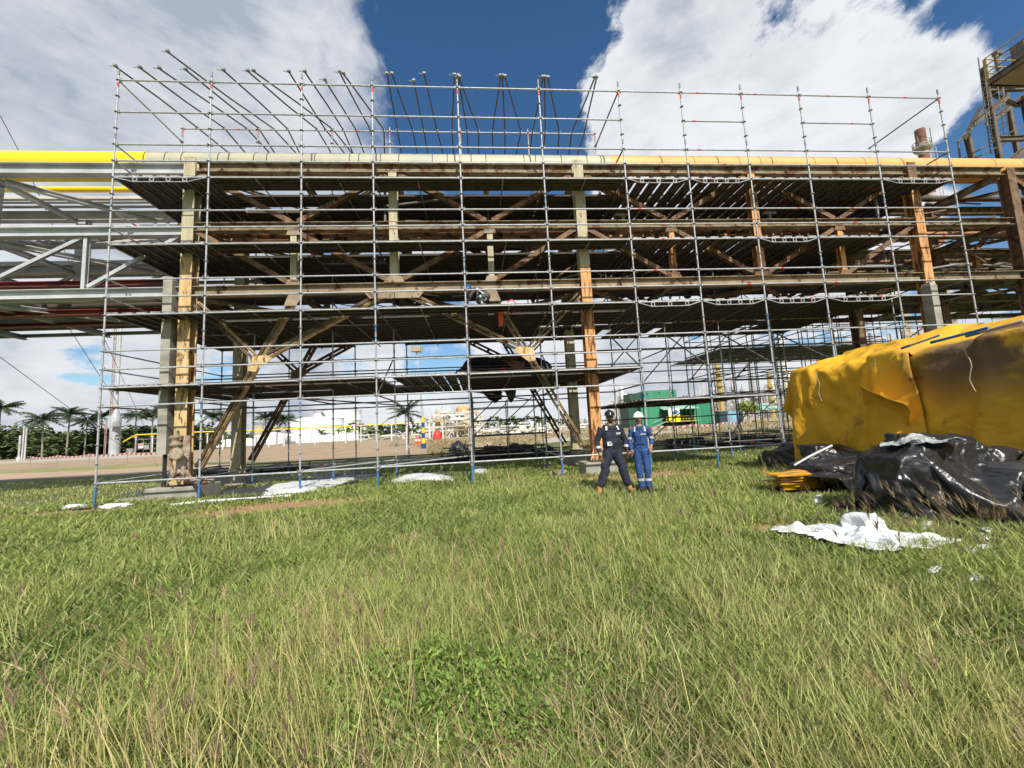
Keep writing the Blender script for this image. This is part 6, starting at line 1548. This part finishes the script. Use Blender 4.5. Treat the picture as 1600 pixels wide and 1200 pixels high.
# dense low leafy turf
x, y, d = scatter(500000, 1.25, 17, 1.15); k = keep(x, y); x, y, d = x[k], y[k], d[k]; n = len(x)
pn = vnoise(x, y, .8, 1)*.6+vnoise(x, y, 2.7, 2)*.4
sz = 1+np.clip((d-3)/9, 0, 1)*.9
blades(x, y, rng.uniform(.04, .13, n)*(.6+pn)*sz*(1-.35*np.clip((d-6)/4, 0, 1)), rng.uniform(.005, .017, n)*sz*(1+.25*d/6), rng.uniform(.2, .9, n), rng.uniform(0, 6.28, n), rng.uniform(0, .5, n), lerpc(G1, G2, np.clip(pn*1.3-.1+rng.normal(0, .25, n), 0, 1)))
# litter of dry blades lying low
x, y, d = scatter(60000, 1.25, 16, 1.1); k = keep(x, y, .1); x, y, d = x[k], y[k], d[k]; n = len(x)
blades(x, y, rng.uniform(.05, .16, n), rng.uniform(.003, .006, n)*(1+d/8), rng.uniform(.75, .95, n), rng.uniform(0, 6.28, n), rng.uniform(0, .2, n), lerpc(DRY, BRN, rng.random(n)), z0=rng.uniform(.0, .05, n))
# upright mid-height grass in tufts
x, y, d = scatter(14500, 1.4, 19, 1.05); k = keep(x, y); x, y, d = x[k], y[k], d[k]
pn = vnoise(x, y, .55, 5)*.55+vnoise(x, y, 1.9, 6)*.45; k = rng.random(len(x)) < np.clip((pn-.47)*6, .03, 1); x, y, d, pn = x[k], y[k], d[k], pn[k]
rep = 9; x = np.repeat(x, rep); y = np.repeat(y, rep); d = np.repeat(d, rep); pn = np.repeat(pn, rep); n = len(x); taz = np.repeat(rng.uniform(0, 6.28, n//rep), rep)
x = x+rng.normal(0, .03, n)*(1+d/8); y = y+rng.normal(0, .03, n)*(1+d/8)
far = np.clip((d-7)/5, 0, 1)
blades(x, y, rng.uniform(.06, .21, n)*(.5+.85*pn)*(1-.45*far), rng.uniform(.0028, .006, n)*(1+d/5), rng.uniform(.0, .35, n), taz+rng.normal(0, 1.0, n), rng.uniform(.0, .55, n), lerpc(G2, G3, np.clip(pn+rng.normal(-.1, .35, n), 0, 1)), lerpc(G2, DRY, rng.random(n)))
# tall straw coloured stems, drier at right and centre
HEADS = []
x, y, d = scatter(3600, 1.5, 12, 1.0); k = keep(x, y); x, y, d = x[k], y[k], d[k]
pn = vnoise(x, y, .5, 8); side = np.clip((x-.2)/4, 0, 1); k = rng.random(len(x)) < np.clip((pn-.46)*2.4+side*.18, .02, 1); x, y, d = x[k], y[k], d[k]; n0 = len(x)
rep = 3; x = np.repeat(x, rep)+rng.normal(0, .03, n0*rep); y = np.repeat(y, rep)+rng.normal(0, .03, n0*rep); d = np.repeat(d, rep); n = len(x)
az = np.pi+rng.normal(-.2, .8, n); lean = rng.uniform(.05, .45, n); bend = rng.uniform(0, .25, n); h = rng.uniform(.28, .62, n)
col = lerpc((.42, .42, .13), (.60, .50, .24), rng.random(n)); blades(x, y, h, rng.uniform(.0028, .0045, n)*(1+d/6), lean, az, bend, col, col)
hd = rng.random(n) < .12; hx = x+np.cos(az)*h*(lean+bend); hy = y+np.sin(az)*h*(lean+bend); hzt = h*np.sqrt(np.maximum(.05, 1-(lean*.7+bend*.6)**2))
# feathery seed heads
x, y, z, az2, d2 = hx[hd], hy[hd], hzt[hd], az[hd], d[hd]
# extra group of brown heads in front of the black heap
q = PZ(1500, 880); m_ = 90; ex = q.x+rng.normal(0, .75, m_)+.15; ey = q.y+rng.normal(0, .35, m_); eh = rng.uniform(.4, .75, m_); eaz = np.pi+rng.normal(.0, .35, m_); el_ = rng.uniform(.25, .6, m_); eb = rng.uniform(.1, .3, m_)
col = lerpc((.46, .40, .17), (.55, .42, .22), rng.random(m_)); blades(ex, ey, eh, np.full(m_, .006), el_, eaz, eb, col, col)
x = np.concatenate([x, ex+np.cos(eaz)*eh*(el_+eb)]); y = np.concatenate([y, ey+np.sin(eaz)*eh*(el_+eb)]); z = np.concatenate([z, eh*np.sqrt(np.maximum(.05, 1-(el_*.7+eb*.6)**2))]); az2 = np.concatenate([az2, eaz]); d2 = np.concatenate([d2, np.full(m_, 4.5)])
rep = 12; n = len(x); X_, Y_, Z_, A_ = [np.repeat(q_, rep) for q_ in (x, y, z, az2)]; n *= rep; dd = np.repeat(d2, rep)
purp = np.repeat(rng.random(n//rep) < .55, rep); col = np.where(purp[:, None], lerpc((.22, .15, .10), (.34, .23, .15), rng.random(n)), lerpc((.48, .38, .20), (.40, .28, .16), rng.random(n)))
blades(X_, Y_, rng.uniform(.05, .12, n), rng.uniform(.002, .0035, n)*(1+dd/5), rng.uniform(.1, .8, n), A_+rng.normal(0, .5, n), rng.uniform(0, .4, n), col, col, z0=Z_-rng.uniform(0, .06, n))
# broad-leaved ground cover in patches
x, y, d = scatter(210000, 1.3, 9, 1.1); pc = PZ(650, 1080); pr_ = PZ(1050, 1060)
m1 = np.exp(-(((x-pc.x)/.75)**2+((y-pc.y)/.42)**2)); pn = vnoise(x, y, 1.3, 12); k = (rng.random(len(x)) < np.clip(m1*1.3+np.clip((pn-.42)*2.6, .10, .75), 0, 1)); x, y, d, m1 = x[k], y[k], d[k], m1[k]; n = len(x)
blades(x, y, rng.uniform(.014, .034, n)*(1+d/14), rng.uniform(.008, .018, n)*(1+d/10), rng.uniform(.5, .95, n), rng.uniform(0, 6.28, n), rng.uniform(-.2, .3, n), lerpc((.12, .22, .035), (.29, .38, .09), rng.random(n)), z0=rng.uniform(.01, .13, n)*(.4+m1))
# sunny grass strip beyond the shade and at far left
n = 100000; x = rng.uniform(-34, 24, n); y = rng.uniform(-6, 17, n); dp = (x-CAM.x)*math.sin(TH)+(y-CAM.y)*math.cos(TH); k = keep(x, y, .2) & ((dp < 20.3) | (x > -2)) & (((x-CAM.x)**2+(y-CAM.y)**2 > 15.5**2) | (y > 3)); x, y = x[k], y[k]; n = len(x)
blades(x, y, rng.uniform(.04, .12, n), rng.uniform(.02, .035, n), rng.uniform(.1, .7, n), rng.uniform(0, 6.28, n), rng.uniform(0, .4, n), lerpc(G1, G3, rng.random(n)))
def emit(name):
    V_ = np.concatenate([a for a, _ in VC]).astype(np.float32); C_ = np.concatenate([c for _, c in VC]).astype(np.float32); Q = np.concatenate(FC); T_ = np.concatenate(TC)
    me = bpy.data.meshes.new(name); me.vertices.add(len(V_)); me.vertices.foreach_set('co', V_.ravel()); nl_ = len(Q)*4+len(T_)*3; me.loops.add(nl_); me.loops.foreach_set('vertex_index', np.concatenate([Q.ravel(), T_.ravel()]).astype(np.int32))
    me.polygons.add(len(Q)+len(T_)); me.polygons.foreach_set('loop_start', np.concatenate([np.arange(len(Q))*4, len(Q)*4+np.arange(len(T_))*3]).astype(np.int32)); me.update(calc_edges=False)
    at_ = me.color_attributes.new('tone', 'FLOAT_COLOR', 'POINT'); at_.data.foreach_set('color', np.concatenate([C_, np.ones((len(C_), 1), np.float32)], 1).ravel()); me.materials.append(gm); return ob(name, me)
tag(emit('grass'), 'tall green and straw coloured grass covering the whole foreground', 'grass', kind='stuff')
# dry tufts on the gravel field
VC, FC, TC, nv = [], [], [], 0
n = 26000; dd = 26*(100/26)**rng.random(n); a = YAW0+rng.uniform(-R(48), R(12), n); x = CAM.x+dd*np.cos(a); y = CAM.y+dd*np.sin(a); pn = vnoise(x, y, .25, 30); k = pn > .35; x, y, dd = x[k], y[k], dd[k]; n = len(x)
blades(x, y, rng.uniform(.10, .32, n), rng.uniform(.06, .16, n), rng.uniform(0, .5, n), rng.uniform(0, 6.28, n), rng.uniform(0, .4, n), lerpc((.46, .35, .20), (.16, .17, .06), rng.random(n)**1.5))
tag(emit('dry_tufts'), 'dry stubble tufts scattered over the brown field', 'dry grass', kind='stuff')
print('objects', len(bpy.data.objects), 'grass verts', nv)
